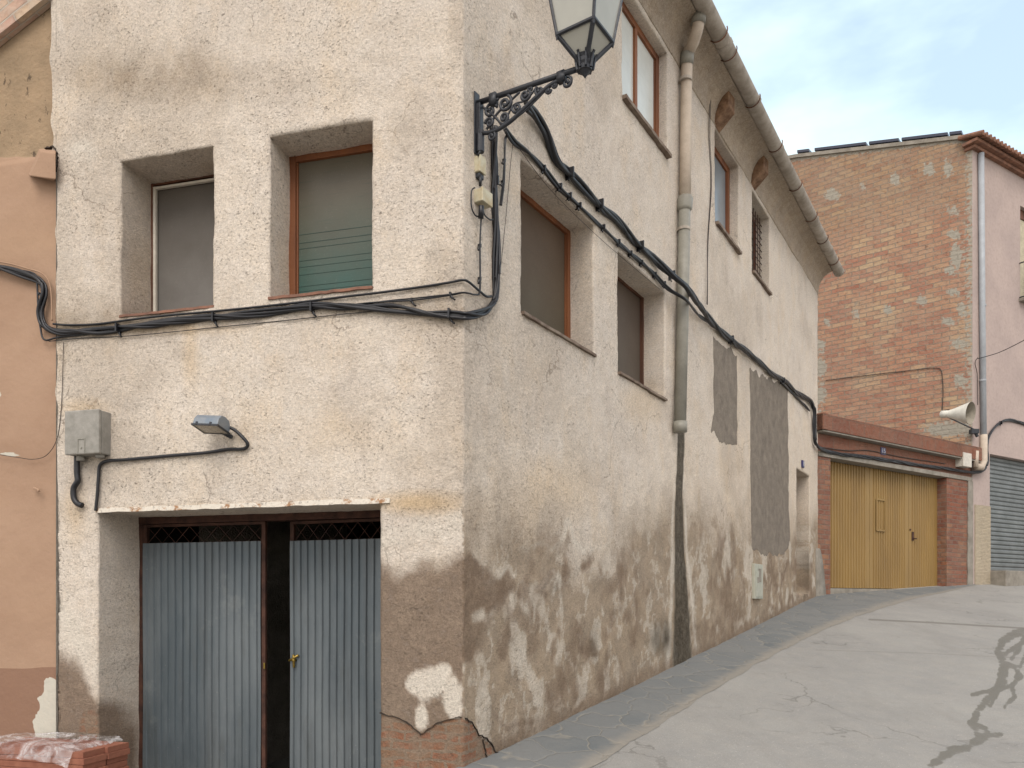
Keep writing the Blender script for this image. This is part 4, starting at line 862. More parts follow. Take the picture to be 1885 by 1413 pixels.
# ------------------------------------------------------------ brick gable + pink facade house
KB = (Hp[0], Hp[1], float(hgt(Hp[0], Hp[1])))
ph = thing('pink_house', KB, 'tall house with bare brick side wall and pink street front', 'house')
ztop = lambda t: np.interp(t, [0, .25, B.px(1455,290)[0], 16], [B.px(1782,258)[1], B.px(1776,254)[1], B.px(1455,291)[1], B.px(1455,291)[1]+.9])
ts = np.linspace(0, 15, 101); nzr = 70; vv = []; uvv = []; pa = []
for i, t in enumerate(ts):
    zt_ = float(ztop(t))
    for k in range(nzr+1):
        z = zt_*k/nzr+0*(1-k/nzr); vv.append(B.pt(t, z, .02*(float(fbm(np.array(t*.7), np.array(z*.7), 3, 5))-.5))); uvv.append((t, z))
        pX, pY = proj(*vv[-1]); v_ = max(0, 1-t/.6)*.62
        for bx, by, rx, ry in ((1532,358,16,13),(1588,346,8,8),(1648,330,10,12),(1710,312,12,14),(1745,310,8,20),(1576,580,7,10),(1634,568,10,10),(1697,552,11,11),(1523,592,6,8),(1765,635,20,9),(1770,570,12,10),(1745,590,14,8),(1752,385,18,8),(1760,470,12,25),(1755,430,14,10),(1750,500,14,8),(1755,540,14,8),(1765,700,10,14),(1745,790,50,14),(1775,765,22,16)):
            v_ = max(v_, 1.2-math.hypot((pX-bx)/rx, (pY-by)/ry)*.75)
        for row in range(9):
            v_ = max(v_, 1.1-math.hypot((pX-1508)/14, (pY-(632+row*17.5))/6.5)*.6)
        lb = zt_-z; v_ = max(v_, .9 if lb < .22 else 0); pa.append(min(1, max(0, v_)))
m_ = nzr+1; ff = [(i*m_+k, (i+1)*m_+k, (i+1)*m_+k+1, i*m_+k+1) for i in range(len(ts)-1) for k in range(nzr)]
b_ = MB(); b_.add(vv, ff); gw = b_.build('brick_side_wall', M_GBL, ph); uvl = gw.data.uv_layers.new(name='UVMap')
for lp_ in gw.data.loops: uvl.data[lp_.index].uv = uvv[lp_.vertex_index]
attr(gw.data, 'patch', pa, 'FLOAT')
zev = .5*(K.px(1790,275)[1]+K.px(1885,300)[1]); print('eave z', K.px(1790,272)[1], K.px(1885,300)[1])
zev = K.px(1800, 280)[1]
OS = dict(t0=K.px(1822,1000)[0], t1=K.px(1822,1000)[0]+3.6, z0=K.px(1825,1050)[1], z1=K.px(1822,835)[1])
OW = dict(t0=K.px(1878,500)[0], t1=K.px(1878,500)[0]+1.1, z0=K.px(1878,548)[1], z1=K.px(1878,378)[1])
kx = [0, OS['t0'], OW['t0'], OW['t1'], OS['t1'], 10]; kx = sorted(kx); kz = [-.5, OS['z0'], OS['z1'], OW['z0'], OW['z1'], zev]
b_ = MB()
for i in range(len(kx)-1):
    for j in range(len(kz)-1):
        tc_, zc_ = (kx[i]+kx[i+1])/2, (kz[j]+kz[j+1])/2
        if OS['t0'] < tc_ < OS['t1'] and OS['z0'] < zc_ < OS['z1']: continue
        if OW['t0'] < tc_ < OW['t1'] and OW['z0'] < zc_ < OW['z1']: continue
        b_.add([K.pt(kx[i],kz[j],.0), K.pt(kx[i+1],kz[j],.0), K.pt(kx[i+1],kz[j+1],.0), K.pt(kx[i],kz[j+1],.0)], [(0,1,2,3)])
for o, d in ((OS,.3),(OW,.25)):
    for (a, b, c_, e_) in ((o['t0'],o['z0'],o['t0'],o['z1']),(o['t1'],o['z0'],o['t1'],o['z1']),(o['t0'],o['z1'],o['t1'],o['z1']),(o['t0'],o['z0'],o['t1'],o['z0'])):
        b_.add([K.pt(a,b,0),K.pt(c_,e_,0),K.pt(c_,e_,-d),K.pt(a,b,-d)], [(0,1,2,3)])
b_.build('front_wall', M_PINK, ph)
b_ = MB(); b_.add([K.pt(10,-1,0), K.pt(10,zev,0), K.pt(10,zev,-9), K.pt(10,-1,-9), B.pt(15,-1,0), B.pt(15,zev,0)], [(0,1,2,3),(3,2,5,4)]); b_.build('rear_wall', M_CEM, ph)
# shutter
b_ = MB(); ns = 26; h = (OS['z1']-OS['z0'])/ns
for i in range(ns):
    z = OS['z0']+i*h; b_.prism([(-.22,z),(-.19,z+h*.25),(-.19,z+h*.7),(-.215,z+h*.97),(-.25,z+h*.97),(-.25,z)], K, OS['t0'], OS['t1'])
b_.build('roller_shutter', M_SHUT, ph)
b_ = MB(); b_.wbox(K, OS['t0']-.02, OS['t1']+.3, OS['z0']-1, OS['z0']-.01, -.5, .5); b_.build('threshold', M_CEM, ph, bev=.02)
# stone cladding strip
M_CLAD = brick_mat('stone_cladding', ((.46,.38,.27),(.40,.34,.25),(.50,.42,.31),(.43,.36,.26)), (.36,.31,.24), .16, .045, .004, patch=False)
zc0 = K.px(1805, 930)[1]; b_ = MB(); b_.wbox(K, .12, OS['t0']-.003, -.3, zc0, .0, .03); o = b_.build('stone_cladding', M_CLAD, ph); add_uv(o, K)
# upper window
b_ = MB(); z2 = OW['z1']; b_.wbox(K, OW['t0'], OW['t0']+.06, OW['z0'], z2, -.2, -.14); b_.wbox(K, OW['t1']-.06, OW['t1'], OW['z0'], z2, -.2, -.14); b_.wbox(K, OW['t0']+.06, OW['t1']-.06, z2-.3, z2, -.2, -.13)
wo_ = b_.build('window', M_WOODD, ph); b_ = MB(); nsl = 40; h = (z2-.3-OW['z0'])/nsl
for i in range(nsl): b_.wbox(K, OW['t0']+.06, OW['t1']-.06, OW['z0']+i*h, OW['z0']+(i+.9)*h, -.2, -.165)
b_.build('blind', simple('cream_blind', (.55,.50,.36), .6), wo_)
b_ = MB(); zr0, zr1 = OW['z0']+.0, OW['z0']+1.15; t0, t1 = OW['t0']-.05, OW['t1']+.1
b_.tube([K.pt(t0,zr1,-.02),K.pt(t0,zr1,.16),K.pt(t1,zr1,.16)], .022, 6); b_.tube([K.pt(t0,zr0,-.02),K.pt(t0,zr0,.16),K.pt(t1,zr0,.16)], .022, 6)
for i in range(12): t = t0+(t1-t0)*i/11; b_.tube([K.pt(t,zr0,.16),K.pt(t,zr1,.16)], .012, 5)
b_.build('balcony_rail', M_IRON, ph); b_ = MB(); b_.wbox(K, t0-.05, t1+.05, zr0-.14, zr0-.05, -.05, .2); b_.build('balcony_slab', M_CEM, ph)
# eave of clay pieces
b_ = MB()
for r_, (o0, z_, hh) in enumerate(((.14,zev-.02,.10),(.28,zev+.09,.10))):
    b_.wbox(K, -.12-r_*.12, 10, z_, z_+hh, -.2, o0)
b_.hexa([K.pt(-.3,zev+.2,.42),K.pt(10,zev+.2,.42),K.pt(10,zev+.42,-.4),K.pt(-.1,zev+.42,-.4),K.pt(-.3,zev+.27,.42),K.pt(10,zev+.27,.42),K.pt(10,zev+.5,-.4),K.pt(-.1,zev+.5,-.4)])
for i in range(46):
    t = -.24+i*.225; b_.tube([K.pt(t, zev+.235, .46), K.pt(t, zev+.42, -.3)], .075, 8)
ev = b_.build('eave', M_TILE, ph, bev=.01)
b_ = MB(); tt2 = np.linspace(.3, 12, 30); vv = []
for t in tt2:
    z = float(ztop(t)); vv += [B.pt(t,z-.02,.07), B.pt(t,z+.10,.07), B.pt(t,z+.10,-2.5), B.pt(t,z-.02,-2.5)]
b_.add(vv, [(k*4+j, k*4+(j+1) % 4, (k+1)*4+(j+1) % 4, (k+1)*4+j) for k in range(29) for j in range(4)]+[(0,1,2,3)]); b_.build('roof', M_CEM, ph)
M_SOL = simple('dark_blue_panel', (.03,.035,.06), .25, .1, spec=.6)
segs = ((1771,1748),(1745,1660),(1655,1600),(1595,1500),(1490,1468))
nm = ('shortest dark roof panel edge, nearest the tiled eave corner', 'long dark roof panel edge, second from the eave corner', 'middle dark roof panel edge along the brick gable top', 'longest dark roof panel edge left of the middle one', 'small dark roof panel edge next to the cream house gutter')
for (xa, xb), lb in zip(segs, nm):
    a, b = B.px(xa, 260)[0], B.px(xb, 285)[0]; za, zb2 = float(ztop(a))+.15, float(ztop(b))+.15; b_ = MB()
    b_.hexa([B.pt(a,za,.05),B.pt(b,zb2,.05),B.pt(b,zb2+.1,-1.8),B.pt(a,za+.1,-1.8),B.pt(a,za+.10,.05),B.pt(b,zb2+.10,.05),B.pt(b,zb2+.2,-1.8),B.pt(a,za+.2,-1.8)])
    tag(b_.build('roof_panel', M_SOL, None, bev=.01), lb, 'solar panel', 'dark panels along the brick gable roof')
# pink house downpipe
b_ = MB(); b_.tube([K.w(1806,282,.09), K.w(1808,560,.09), K.w(1811,835,.09)], .09, 12); dpk = b_.build('downpipe', M_SKYP, ph, smooth=True)
b_ = MB(); b_.tube([K.w(1811,800,.10), K.w(1811,848,.10), K.w(1806,861,.14), K.w(1797,858,.18)], .105, 12); b_.tube([K.w(1797,830,.2), K.w(1796,860,.2)], .075, 10); b_.build('lower_pipe', M_PIPEL, dpk, smooth=True)
for y_ in (562, 700): 
    b_ = MB(); c0 = K.w(1809, y_, .09); b_.tube([c0-Vector((0,0,.03)), c0+Vector((0,0,.03))], .1, 12); b_.build('collar', M_SKYP, dpk)
# ------------------------------------------------------------ loudspeaker horn
M_HORN = simple('white_horn_paint', (.66,.65,.58), .5, 0, .2, 6); M_HORND = simple('dull_horn_inside', (.30,.27,.215), .7, 0, .3, 8)
tp, zp = G.px(1793, 797, .1); hb = Vector(G.pt(tp, zp, .1))
hs = thing('loudspeaker', hb, 'white horn loudspeaker on a short bracket above the garage parapet', 'loudspeaker')
A_ = G.w(1758, 757, .35); Bm = G.w(1787, 760, .75); ax = (Bm-A_).normalized()
ax = Vector((.60,-.78,-.14)).normalized(); Lh = .74; A_ = Bm-ax*Lh
b_ = MB(); b_.tube([A_-ax*.12, A_-ax*.1, A_+ax*.06, A_+ax*.08, A_+ax*.3, A_+ax*.5, Bm], .1, 24, cap=False, rs=[.05,.11,.11,.10,.17,.25,.33]); b_.tube([A_-ax*.13, A_-ax*.1], .07, 16)
b_.build('horn', M_HORN, hs, smooth=True)
b_ = MB(); b_.tube([Bm, Bm-ax*.12, A_+ax*.3, A_+ax*.15], .1, 24, cap=False, rs=[.325,.235,.155,.10]); b_.tube([A_+ax*.15, A_+ax*.16], .10, 20); b_.build('horn_inside', M_HORND, hs, smooth=True)
b_ = MB(); b_.tube([A_+ax*.15, A_+ax*.34, A_+ax*.38], .07, 14, rs=[.06,.07,.03]); b_.build('driver_cone', M_HORN, hs, smooth=True)
b_ = MB(); pm = A_+ax*.1-Vector((0,0,.1)); b_.tube([pm, hb+Vector((0,0,.12))], .022, 8); b_.tube([A_-ax*.02+Vector((0,0,.12)), A_+ax*.08+Vector((.04,0,.14)), pm], .016, 6); b_.box(hb+Vector((0,0,.05)), (.24,.16,.14)); b_.tube([hb+Vector((.02,0,.05)), hb+Vector((.1,-.02,-.12))], .05, 8); b_.build('bracket', M_IRON, hs)
# ------------------------------------------------------------ cables
def wires(name, segs, n, r, spread, label, cat='cable', mat=None, clips=(), group=None, tw=5., off=.03):
    pts = []
    for s in segs:
        W = s[0]; o = s[3] if len(s) > 3 else off; pts.append(W.w(s[1], s[2], o))
    P_ = smoothpts(pts, 10); mb = MB(); cum = [0]
    for a, b in zip(P_[:-1], P_[1:]): cum.append(cum[-1]+(b-a).length)
    for j in range(n):
        ph_ = 2*math.pi*j/n; q = []; rr = r*(.75+.5*random.random()) if n > 1 else r
        for i, p in enumerate(P_):
            d = (P_[min(i+1,len(P_)-1)]-P_[max(i-1,0)]).normalized(); a = d.orthogonal().normalized()
            up = Vector((0,0,1)) if abs(d.z) < .8 else Vector((1,.3,0)); a = (up-d*up.dot(d)).normalized(); b = d.cross(a)
            an = ph_+cum[i]*tw*(1 if j % 2 else .6)+.8*math.sin(cum[i]*2+j); sp = spread*(.75+.35*math.sin(cum[i]*1.9+j*1.3)) if n > 1 else 0
            q.append(p+a*math.cos(an)*sp+b*math.sin(an)*sp*.6)
        mb.tube(q, rr, 7)
    o = mb.build(name, mat or M_CAB, None, smooth=True, loc=tuple(pts[0])); tag(o, label, cat, group)
    for c_ in clips:
        W, x_, y_ = c_[:3]; t, z = W.px(x_, y_, off); s_ = (spread+r)*.95+.003; cb = MB()
        cb.box(W.pt(t, z, off), (.018, s_*1.75, s_*1.75), Matrix.Rotation(math.atan2(W.u[1], W.u[0]), 3, 'Z'))
        cb.tube([W.pt(t-.01, z-s_*.8, off), W.pt(t-.02, z-s_-.02, off), W.pt(t-.05, z-s_-.045, off+.02)], .009, 6)
        cb.tube([W.pt(t, z-s_, -.02), W.pt(t, z-s_, off)], .008, 6); cb.build('cable_clip', M_CAB, o)
    return o
wires('cable_bundle', [(L,-60,482),(L,0,492),(L,45,505),(L,75,518),(L,83,540),(L,76,575),(L,84,600),(L,110,613),(L,150,610),(L,215,605),(L,300,594),(L,390,585),(L,480,577),(L,580,564),(L,650,563),(L,740,570),(L,800,577),(L,845,579),(R,862,579,.05),(R,888,573,.05),(R,906,560),(R,913,540),(R,914,480),(R,914,420),(R,911,350),(R,909,290),(R,908,232)],
      5, .018, .030, 'thick twisted black cable bundle running under the front windows and up the corner', clips=[(L,218,604),(L,395,585),(L,575,566),(L,828,578),(R,914,497),(R,911,333)])
wires('cable', [(L,-60,486),(L,20,495),(L,62,503),(L,68,520),(L,70,560),(L,74,600),(L,82,625),(L,110,620),(L,180,612),(L,260,598)], 1, .010, 0, 'thin black cable dropping down the orange wall left of the bundle', clips=[(L,72,540)], off=.02)
wires('cable', [(L,98,596),(L,130,598),(L,180,596),(L,240,588),(L,300,581),(L,400,572),(L,480,564),(L,560,555),(L,640,545),(L,700,538),(L,780,527),(L,830,519),(L,850,515),(R,862,518,.04),(R,880,533,.03),(R,895,545,.03),(R,905,545,.03)], 1, .0115, 0, 'single black cable tight under the window sills above the bundle', clips=[], off=.022)
wires('cable', [(L,640,563),(L,700,556),(L,755,551),(L,800,545),(L,835,540),(L,850,537),(R,862,538,.03),(R,875,541,.03),(R,883,538,.03),(R,884,510,.03),(R,883,450,.03),(R,885,400,.04),(R,886,380,.05)], 2, .007, .009, 'paired thin black cable rising to the lower cream junction box', clips=[(L,757,552),(L,829,541),(R,883,513),(R,883,452)], off=.022)
wires('wire', [(L,90,628),(L,150,622),(L,250,617),(L,400,602),(L,520,590),(L,640,577),(L,720,570)], 1, .004, 0, 'slack thin wire hanging just below the thick bundle', 'wire', off=.015)
wires('wire', [(L,117,630),(L,115,700),(L,112,760),(L,104,810),(L,85,838),(L,60,845),(L,35,842),(L,-10,835)], 1, .0035, 0, 'thin wire falling beside the grey meter box and onto the orange wall', 'wire', off=.012, mat=M_CABB)
wires('cable', [(L,-60,480),(L,0,482),(L,50,494),(L,80,505),(L,93,530),(L,96,590)], 1, .008, 0, 'orange painted cable curving down beside the house joint', off=.014, mat=M_ORG)
wires('cable_bundle', [(R,968,195,.10),(R,985,212,.07),(R,1005,245,.05),(R,1022,290,.04),(R,1045,315,.04),(R,1075,348,.04),(R,1100,374,.04),(R,1130,400,.04),(R,1158,432,.04),(R,1180,455,.04),(R,1210,482,.05),(R,1238,508,.16),(R,1262,528,.24),(R,1285,560,.16),(R,1310,592,.06),(R,1345,625,.05),(R,1385,655,.05),(R,1420,688,.05),(R,1445,702,.05),(R,1465,722,.05),(R,1488,735,.05),(R,1497,750,.06),(R,1499,785,.07),(R,1501,815,.08),(G,1516,829,.08),(G,1545,836,.06),(G,1580,840,.05),(G,1630,846,.05),(G,1700,857,.05),(G,1750,864,.06),(G,1785,869,.08),(K,1808,866,.16),(K,1817,850,.15),(K,1817,820,.12),(K,1822,800,.06),(K,1838,780,.04),(K,1860,773,.04),(K,1900,785,.04)],
      6, .024, .042, 'thick black cable bundle drooping along the side wall to the garage and pink house', clips=[(R,1048,318),(R,1103,376),(R,1178,452),(R,1236,506),(R,1345,624),(R,1440,700),(K,1842,778)], tw=3., off=.045)
wires('cable', [(R,930,238,.05),(R,948,262,.03),(R,972,280,.03),(R,1003,312,.03),(R,1030,345,.03),(R,1060,372,.03),(R,1095,405,.03),(R,1130,440,.03),(R,1165,470,.03),(R,1200,500,.03),(R,1230,532,.08),(R,1262,552,.22),(R,1285,578,.08),(R,1320,605,.03),(R,1380,655,.03),(R,1440,705,.03),(R,1490,755,.04)],
      3, .015, .019, 'thinner cable with many ties running just below the drooping bundle', off=.03, clips=[(R,1000,310),(R,1030,343),(R,1048,360),(R,1066,378),(R,1110,418),(R,1138,445),(R,1160,466),(R,1180,483),(R,1205,505),(R,1222,522)])
wires('cable', [(R,936,250,.03),(R,930,256,.03),(R,928,300,.03),(R,926,340,.03),(R,922,378,.03)], 2, .008, .008, 'short dark cable beside the thick corner bundle', clips=[(R,928,295),(R,925,335)], off=.025)
wires('wire', [(R,945,258),(R,940,300),(R,933,380),(R,925,460),(R,918,520)], 1, .003, 0, 'thin brown wire hanging left of the first side window', 'wire', mat=M_CABB, off=.015)
wires('wire', [(R,948,262,.02),(R,1010,345,.02),(R,1090,425,.02),(R,1150,478,.02),(R,1215,532,.03)], 1, .003, 0, 'thin slack wire crossing the tops of both lower side windows', 'wire', mat=M_CABB)
wires('wire', [(R,1308,160,.05),(R,1306,250,.02),(R,1309,340,.02),(R,1303,450,.02),(R,1301,560,.03)], 2, .006, .012, 'thin paired wire dropping down the wall from the eave stub', 'wire', mat=M_CABB, tw=.6)
wires('wire', [(B,1520,700),(B,1600,690),(B,1680,681),(B,1722,677),(B,1733,684),(B,1736,720),(B,1735,757),(B,1745,764),(B,1757,765)], 1, .012, 0, 'thin wire run across the bare brick side wall to the loudspeaker', 'wire', mat=M_CABB, off=.03)
ws = wires('wire', [(K,1800,660,.1),(K,1840,648,.5),(K,1885,626,1.2),(K,1930,600,2.0)], 1, .012, 0, 'dark wire stretched from the pink corner towards the right', 'wire')
wires('wire', [(K,1800,658,.08),(K,1795,668,.06),(K,1799,690,.05),(K,1800,745,.05)], 1, .012, 0, 'looped wire hanging beside the grey downpipe of the pink house', 'wire', mat=M_CABB)
wires('wire', [(G,1512,823,.03),(G,1560,829,.02),(G,1600,829,.02),(G,1660,841,.02),(G,1740,853,.02)], 1, .012, 0, 'thin dark wire along the brick lintel above the garage door', 'wire', mat=M_CABB)
wires('conduit', [(L,142,838),(L,142,870),(L,143,885),(L,136,898),(L,136,915),(L,142,926),(L,151,930)], 1, .030, 0, 'thick black conduit hooking down from the grey meter box', 'conduit', off=.045)
wires('conduit', [(L,412,784,.10),(L,430,790,.08),(L,448,806,.06),(L,456,818,.04),(L,448,826,.03),(L,420,827,.03),(L,380,833,.03),(L,320,838,.03),(L,230,846,.03),(L,200,848,.03),(L,184,856,.03),(L,181,880,.03),(L,179,910,.03),(L,176,940,.03)], 1, .017, 0, 'black floodlight conduit running left then down to the garage lintel', 'conduit', clips=[], off=.03)
# ------------------------------------------------------------ wall boxes
def boxthing(W, x0, y0, x1, y1, dep, mat, name, label, cat, inner=None, bev=.008):
    ta, za = W.px(x0, y0, dep); tb, zb2 = W.px(x1, y1, dep); t0, t1 = min(ta, tb), max(ta, tb)
    o = thing(name, W.pt((t0+t1)/2, zb2, 0), label, cat); b_ = MB(); b_.wbox(W, t0, t1, zb2, za, -.01, dep*.75); b_.build('casing', mat, o, bev=bev)
    b_ = MB(); b_.wbox(W, t0-.004, t1+.004, zb2-.004, za+.004, dep*.76, dep); l_ = b_.build('lid', mat, o, bev=bev); return o, (t0, t1, zb2, za), l_
o, (t0,t1,z0,z1), l_ = boxthing(L, 119, 757, 181, 833, .17, M_GBOX, 'meter_box', 'grey plastic meter box on the front wall above the conduit hook', 'meter box', bev=.012)
b_ = MB(); b_.tube([L.pt(t1-.10,z0-.05,.07), L.pt(t1-.10,z0+.01,.07)], .04, 14); b_.build('cable_gland', M_GBOX, o, smooth=True); b_ = MB(); b_.tube([L.pt(t0+.07,z0-.03,.07), L.pt(t0+.07,z0+.01,.07)], .045, 14); b_.build('cable_gland', M_GBOX, o, smooth=True)
b_ = MB(); tc_ = (t0+t1)/2
for (a, b, c_, d_) in ((-.045,-.037,.0,.13),(.037,.045,.0,.13),(-.045,.045,.13,.138)): b_.wbox(L, tc_+a, tc_+b, z0+.015+c_, z0+.015+d_, .165, .176)
b_.wbox(L, tc_-.008, tc_+.008, z0+.05, z0+.066, .168, .178); b_.build('latch', M_PVC, l_)
o, (t0,t1,z0,z1), l_ = boxthing(R, 884, 283, 895, 322, .065, M_BOX, 'junction_box', 'narrow cream junction box just under the lamp bracket', 'junction box')
b_ = MB(); b_.wbox(R, t0+.01, t1-.01, z0-.05, z0-.003, .0, .05); b_.build('cable_gland', M_IRON, o, bev=.01)
o, (t0,t1,z0,z1), l_ = boxthing(R, 889, 343, 907, 381, .10, M_BOX, 'junction_box', 'yellowed square junction box below the narrow one, with cable loops', 'junction box')
for lp_, lr_, ls_ in (([R.w(880,285,.05), R.w(886,275,.05), R.w(886,265,.05)], .012, 0), ([R.w(884,322,.05), R.w(884,342,.05)], .014, 0),
    ([R.w(874,345,.04), R.w(868,352,.03), R.w(868,380,.03), R.w(875,396,.03), R.w(884,398,.04)], .007, 1), ([R.w(888,380,.06), R.w(892,395,.04), R.w(902,404,.03), R.w(908,403,.03)], .007, 1), ([R.w(886,378,.07), R.w(885,402,.05)], .026, 0)):
    b_ = MB(); b_.tube(smoothpts(lp_, 6) if ls_ else lp_, lr_, 7); b_.build('lead', M_CAB, o, smooth=True)
o, (t0,t1,z0,z1), l_ = boxthing(G, 1774, 832, 1789, 860, .25, M_WBOX, 'junction_box', 'off-white junction box under the right end of the garage parapet', 'junction box', bev=.015)
# small bent orange hook on neighbour wall
b_ = MB(); b_.tube([L.w(62,898,0), L.w(70,901,.03), L.w(72,904,.05)], .012, 6); tag(b_.build('wall_hook', M_ORG, None), 'tiny painted hook sticking out of the orange wall', 'hook')
# ------------------------------------------------------------ floodlight
M_FL = simple('blue_grey_lamp_metal', (.15,.19,.235), .45, .25, .3, 14, (.22,.24,.26), .001, spec=.5); M_FLS = simple('pale_lamp_side', (.24,.26,.25), .55, .1); M_FG = simple('dusty_lamp_glass', (.33,.29,.225), .3, 0, .2, 10, spec=.5)
flb = L.w(420, 800, .02); fl = thing('floodlight', flb, 'small blue-grey floodlight tilted down beside the looped black conduit', 'floodlight')
ut = Vector((-L.u[0], -L.u[1], 0)); un = Vector((L.n[0], L.n[1], 0)); uz = Vector((0,0,1))
cfl = L.w(388, 790, .20)
fwd = (un*.62 - uz*.62 + ut*.0).normalized(); fwd = Matrix.Rotation(R_(-22), 3, 'Z') @ fwd; side = Vector((0,0,1)).cross(fwd).normalized(); upv = fwd.cross(side).normalized()
# glass plane normal = downward/forward ; body behind it
gn = (fwd*.35 - uz*.8).normalized(); side = gn.cross(un).normalized(); side = side if side.dot(ut) > 0 else -side; sd2 = gn.cross(side).normalized(); sd2 = sd2 if sd2.dot(un) > 0 else -sd2
def fp(a, b, h): return cfl + side*a + sd2*b - gn*h
hw, hd = .145, .105
b_ = MB(); prof = [(hd*.95,.012),(hd*.9,.07),(hd*.62,.115),(hd*.1,.13),(-hd*.6,.12),(-hd*.95,.07),(-hd*.95,.012)]
vv = [fp(-hw*.93, b, h) for b, h in prof]+[fp(hw*.93, b, h) for b, h in prof]; n_ = len(prof)
b_.add(vv, [(i, (i+1) % n_, n_+(i+1) % n_, n_+i) for i in range(n_)]+[tuple(range(n_)), tuple(range(2*n_-1, n_-1, -1))]); b_.build('housing', M_FL, fl, bev=.006)
b_ = MB()
for (a0, a1, b0, b1) in ((-hw,hw,hd-.014,hd),(-hw,hw,-hd,-hd+.014),(-hw,-hw+.014,-hd+.014,hd-.014),(hw-.014,hw,-hd+.014,hd-.014)):
    b_.hexa([fp(a0,b0,-.004),fp(a1,b0,-.004),fp(a1,b1,-.004),fp(a0,b1,-.004),fp(a0,b0,.012),fp(a1,b0,.012),fp(a1,b1,.012),fp(a0,b1,.012)])
for a in (-.09, .06): b_.tube([fp(a, hd-.005, .0), fp(a, hd-.005, .03)], .012, 8)
b_.build('rim', M_IRON, fl)
b_ = MB(); b_.hexa([fp(-hw+.014,-hd+.014,.0),fp(hw-.014,-hd+.014,.0),fp(hw-.014,hd-.014,.0),fp(-hw+.014,hd-.014,.0),fp(-hw+.014,-hd+.014,.008),fp(hw-.014,-hd+.014,.008),fp(hw-.014,hd-.014,.008),fp(-hw+.014,hd-.014,.008)]); b_.build('glass', M_FG, fl)
b_ = MB(); b_.hexa([lp(396,812,.16),lp(428,810,.0),lp(428,798,.0),lp(396,800,.16),lp(396,814,.10),lp(430,812,-.02),lp(430,797,-.02),lp(396,798,.10)]) if False else b_.tube([cfl-gn*.02+side*.05-sd2*.08, L.w(424,803,.05), L.w(426,803,-.01)], .022, 8); b_.build('mount', M_IRON, fl)
# ------------------------------------------------------------ wall lantern
tw_ = R.px(877, 190)[0]; zw = R.px(877, 190)[1]; LB = R.pt(tw_, zw, 0)
lan = thing('wall_lantern', LB, 'black wrought iron street lantern on a scrolled bracket at the house corner', 'street lamp')
nR = Vector((R.n[0], R.n[1], 0)); A0 = Vector(LB)
kE = (1077-CXP)/F; LA = float((kE*A0.y-A0.x)/(nR.x-kE*nR.y)); YE = A0.y+nR.y*LA; zE = CZ+(HY-122)/F*YE; print('arm', LA, zw, zE)
def ap(a, h): return A0 + nR*a*LA + Vector((0,0,h+(zE-zw)*a))
b_ = MB(); b_.tube([ap(.01,0), ap(.96,0)], .024, 12); arm = b_.build('arm', M_IRON, lan, smooth=True)
b_ = MB()
b_.tube(smoothpts([ap(.04,-.28), ap(.12,-.305), ap(.22,-.30), ap(.34,-.26), ap(.46,-.19), ap(.58,-.12), ap(.70,-.06), ap(.80,-.045)], 6), .019, 8)
b_.tube(smoothpts([ap(.30,-.27), ap(.42,-.235), ap(.54,-.17), ap(.63,-.11), ap(.68,-.07)], 5), .008, 6)
def spiral(ca, ch, r, a0, turns, rr=.0095, dirn=1, tail=None):
    P_ = []
    for k in range(int(26*turns)+1):
        f = k/(26*turns); an = a0+dirn*2*math.pi*turns*f; q = r*(1-.82*f); P_.append(ap(ca+q*math.cos(an)/LA, ch+q*math.sin(an)))
    if tail: P_ = [ap(*tail)]+P_
    b_.tube(P_, rr*1.4, 6); b_.tube([P_[-1]-Vector((R.u[0],R.u[1],0))*.012, P_[-1]+Vector((R.u[0],R.u[1],0))*.012], .016, 8)
for s in ((.845,-.085,.05,1.6,1.3,.01,-1),(.60,-.075,.045,2.0,1.3,.009,1),(.68,-.10,.03,0.,1.2,.008,-1),(.74,-.07,.028,3.,1.2,.008,1),(.47,-.075,.055,.5,1.4,.010,-1),(.39,-.16,.05,2.6,1.3,.009,1),(.28,-.09,.075,1.2,1.5,.011,-1),(.27,-.215,.055,4.,1.4,.010,1),(.14,-.11,.07,.2,1.4,.010,1),(.13,-.22,.05,3.,1.3,.010,-1),(.15,-.345,.045,1.6,1.3,.010,-1),(.52,-.03,.03,2.,1.1,.008,1),(.20,-.02,.035,4.,1.1,.009,-1)):
    spiral(*s)
b_.tube(smoothpts([ap(.06,-.05), ap(.13,-.12), ap(.2,-.2), ap(.26,-.29)], 5), .011, 6); b_.tube(smoothpts([ap(.10,-.27), ap(.2,-.16), ap(.3,-.1), ap(.42,-.03)], 5), .011, 6); b_.tube(smoothpts([ap(.28,-.26), ap(.36,-.13), ap(.48,-.12), ap(.58,-.03)], 5), .009, 6)
b_.box(ap(.80,-.025), (.075,.06,.085), Matrix.Rotation(math.atan2(nR.y, nR.x), 3, 'Z')); b_.box(ap(.17,-.02), (.07,.06,.10), Matrix.Rotation(math.atan2(nR.y, nR.x), 3, 'Z'))
b_.build('scrollwork', M_IRON, lan, smooth=True)
b_ = MB(); b_.wbox(R, tw_-.045, tw_+.035, zw-.48, zw+.09, .0, .014); b_.wbox(R, tw_-.03, tw_+.03, zw-.30, zw-.02, .014, .06); b_.tube([R.pt(tw_+.005, zw-.46, .04), R.pt(tw_+.005, zw-.26, .04)], .036, 12); b_.build('wall_plate', M_IRON, lan, bev=.004)
E = ap(1.0, 0); M_LG = NM('milky_lantern_glass', .25, 0, .5); M_LG.col(M_LG.mix(M_LG.ramp(M_LG.noise(3,4), .3, .7), (.42,.42,.37), (.50,.49,.43))); M_LG.b.inputs['Transmission Weight'].default_value = .25; M_LG = M_LG.m
def ring(r, z, a0=R_(-79)): return [E+Vector((r*math.cos(a0+k*math.pi/2), r*math.sin(a0+k*math.pi/2), z)) for k in range(4)]
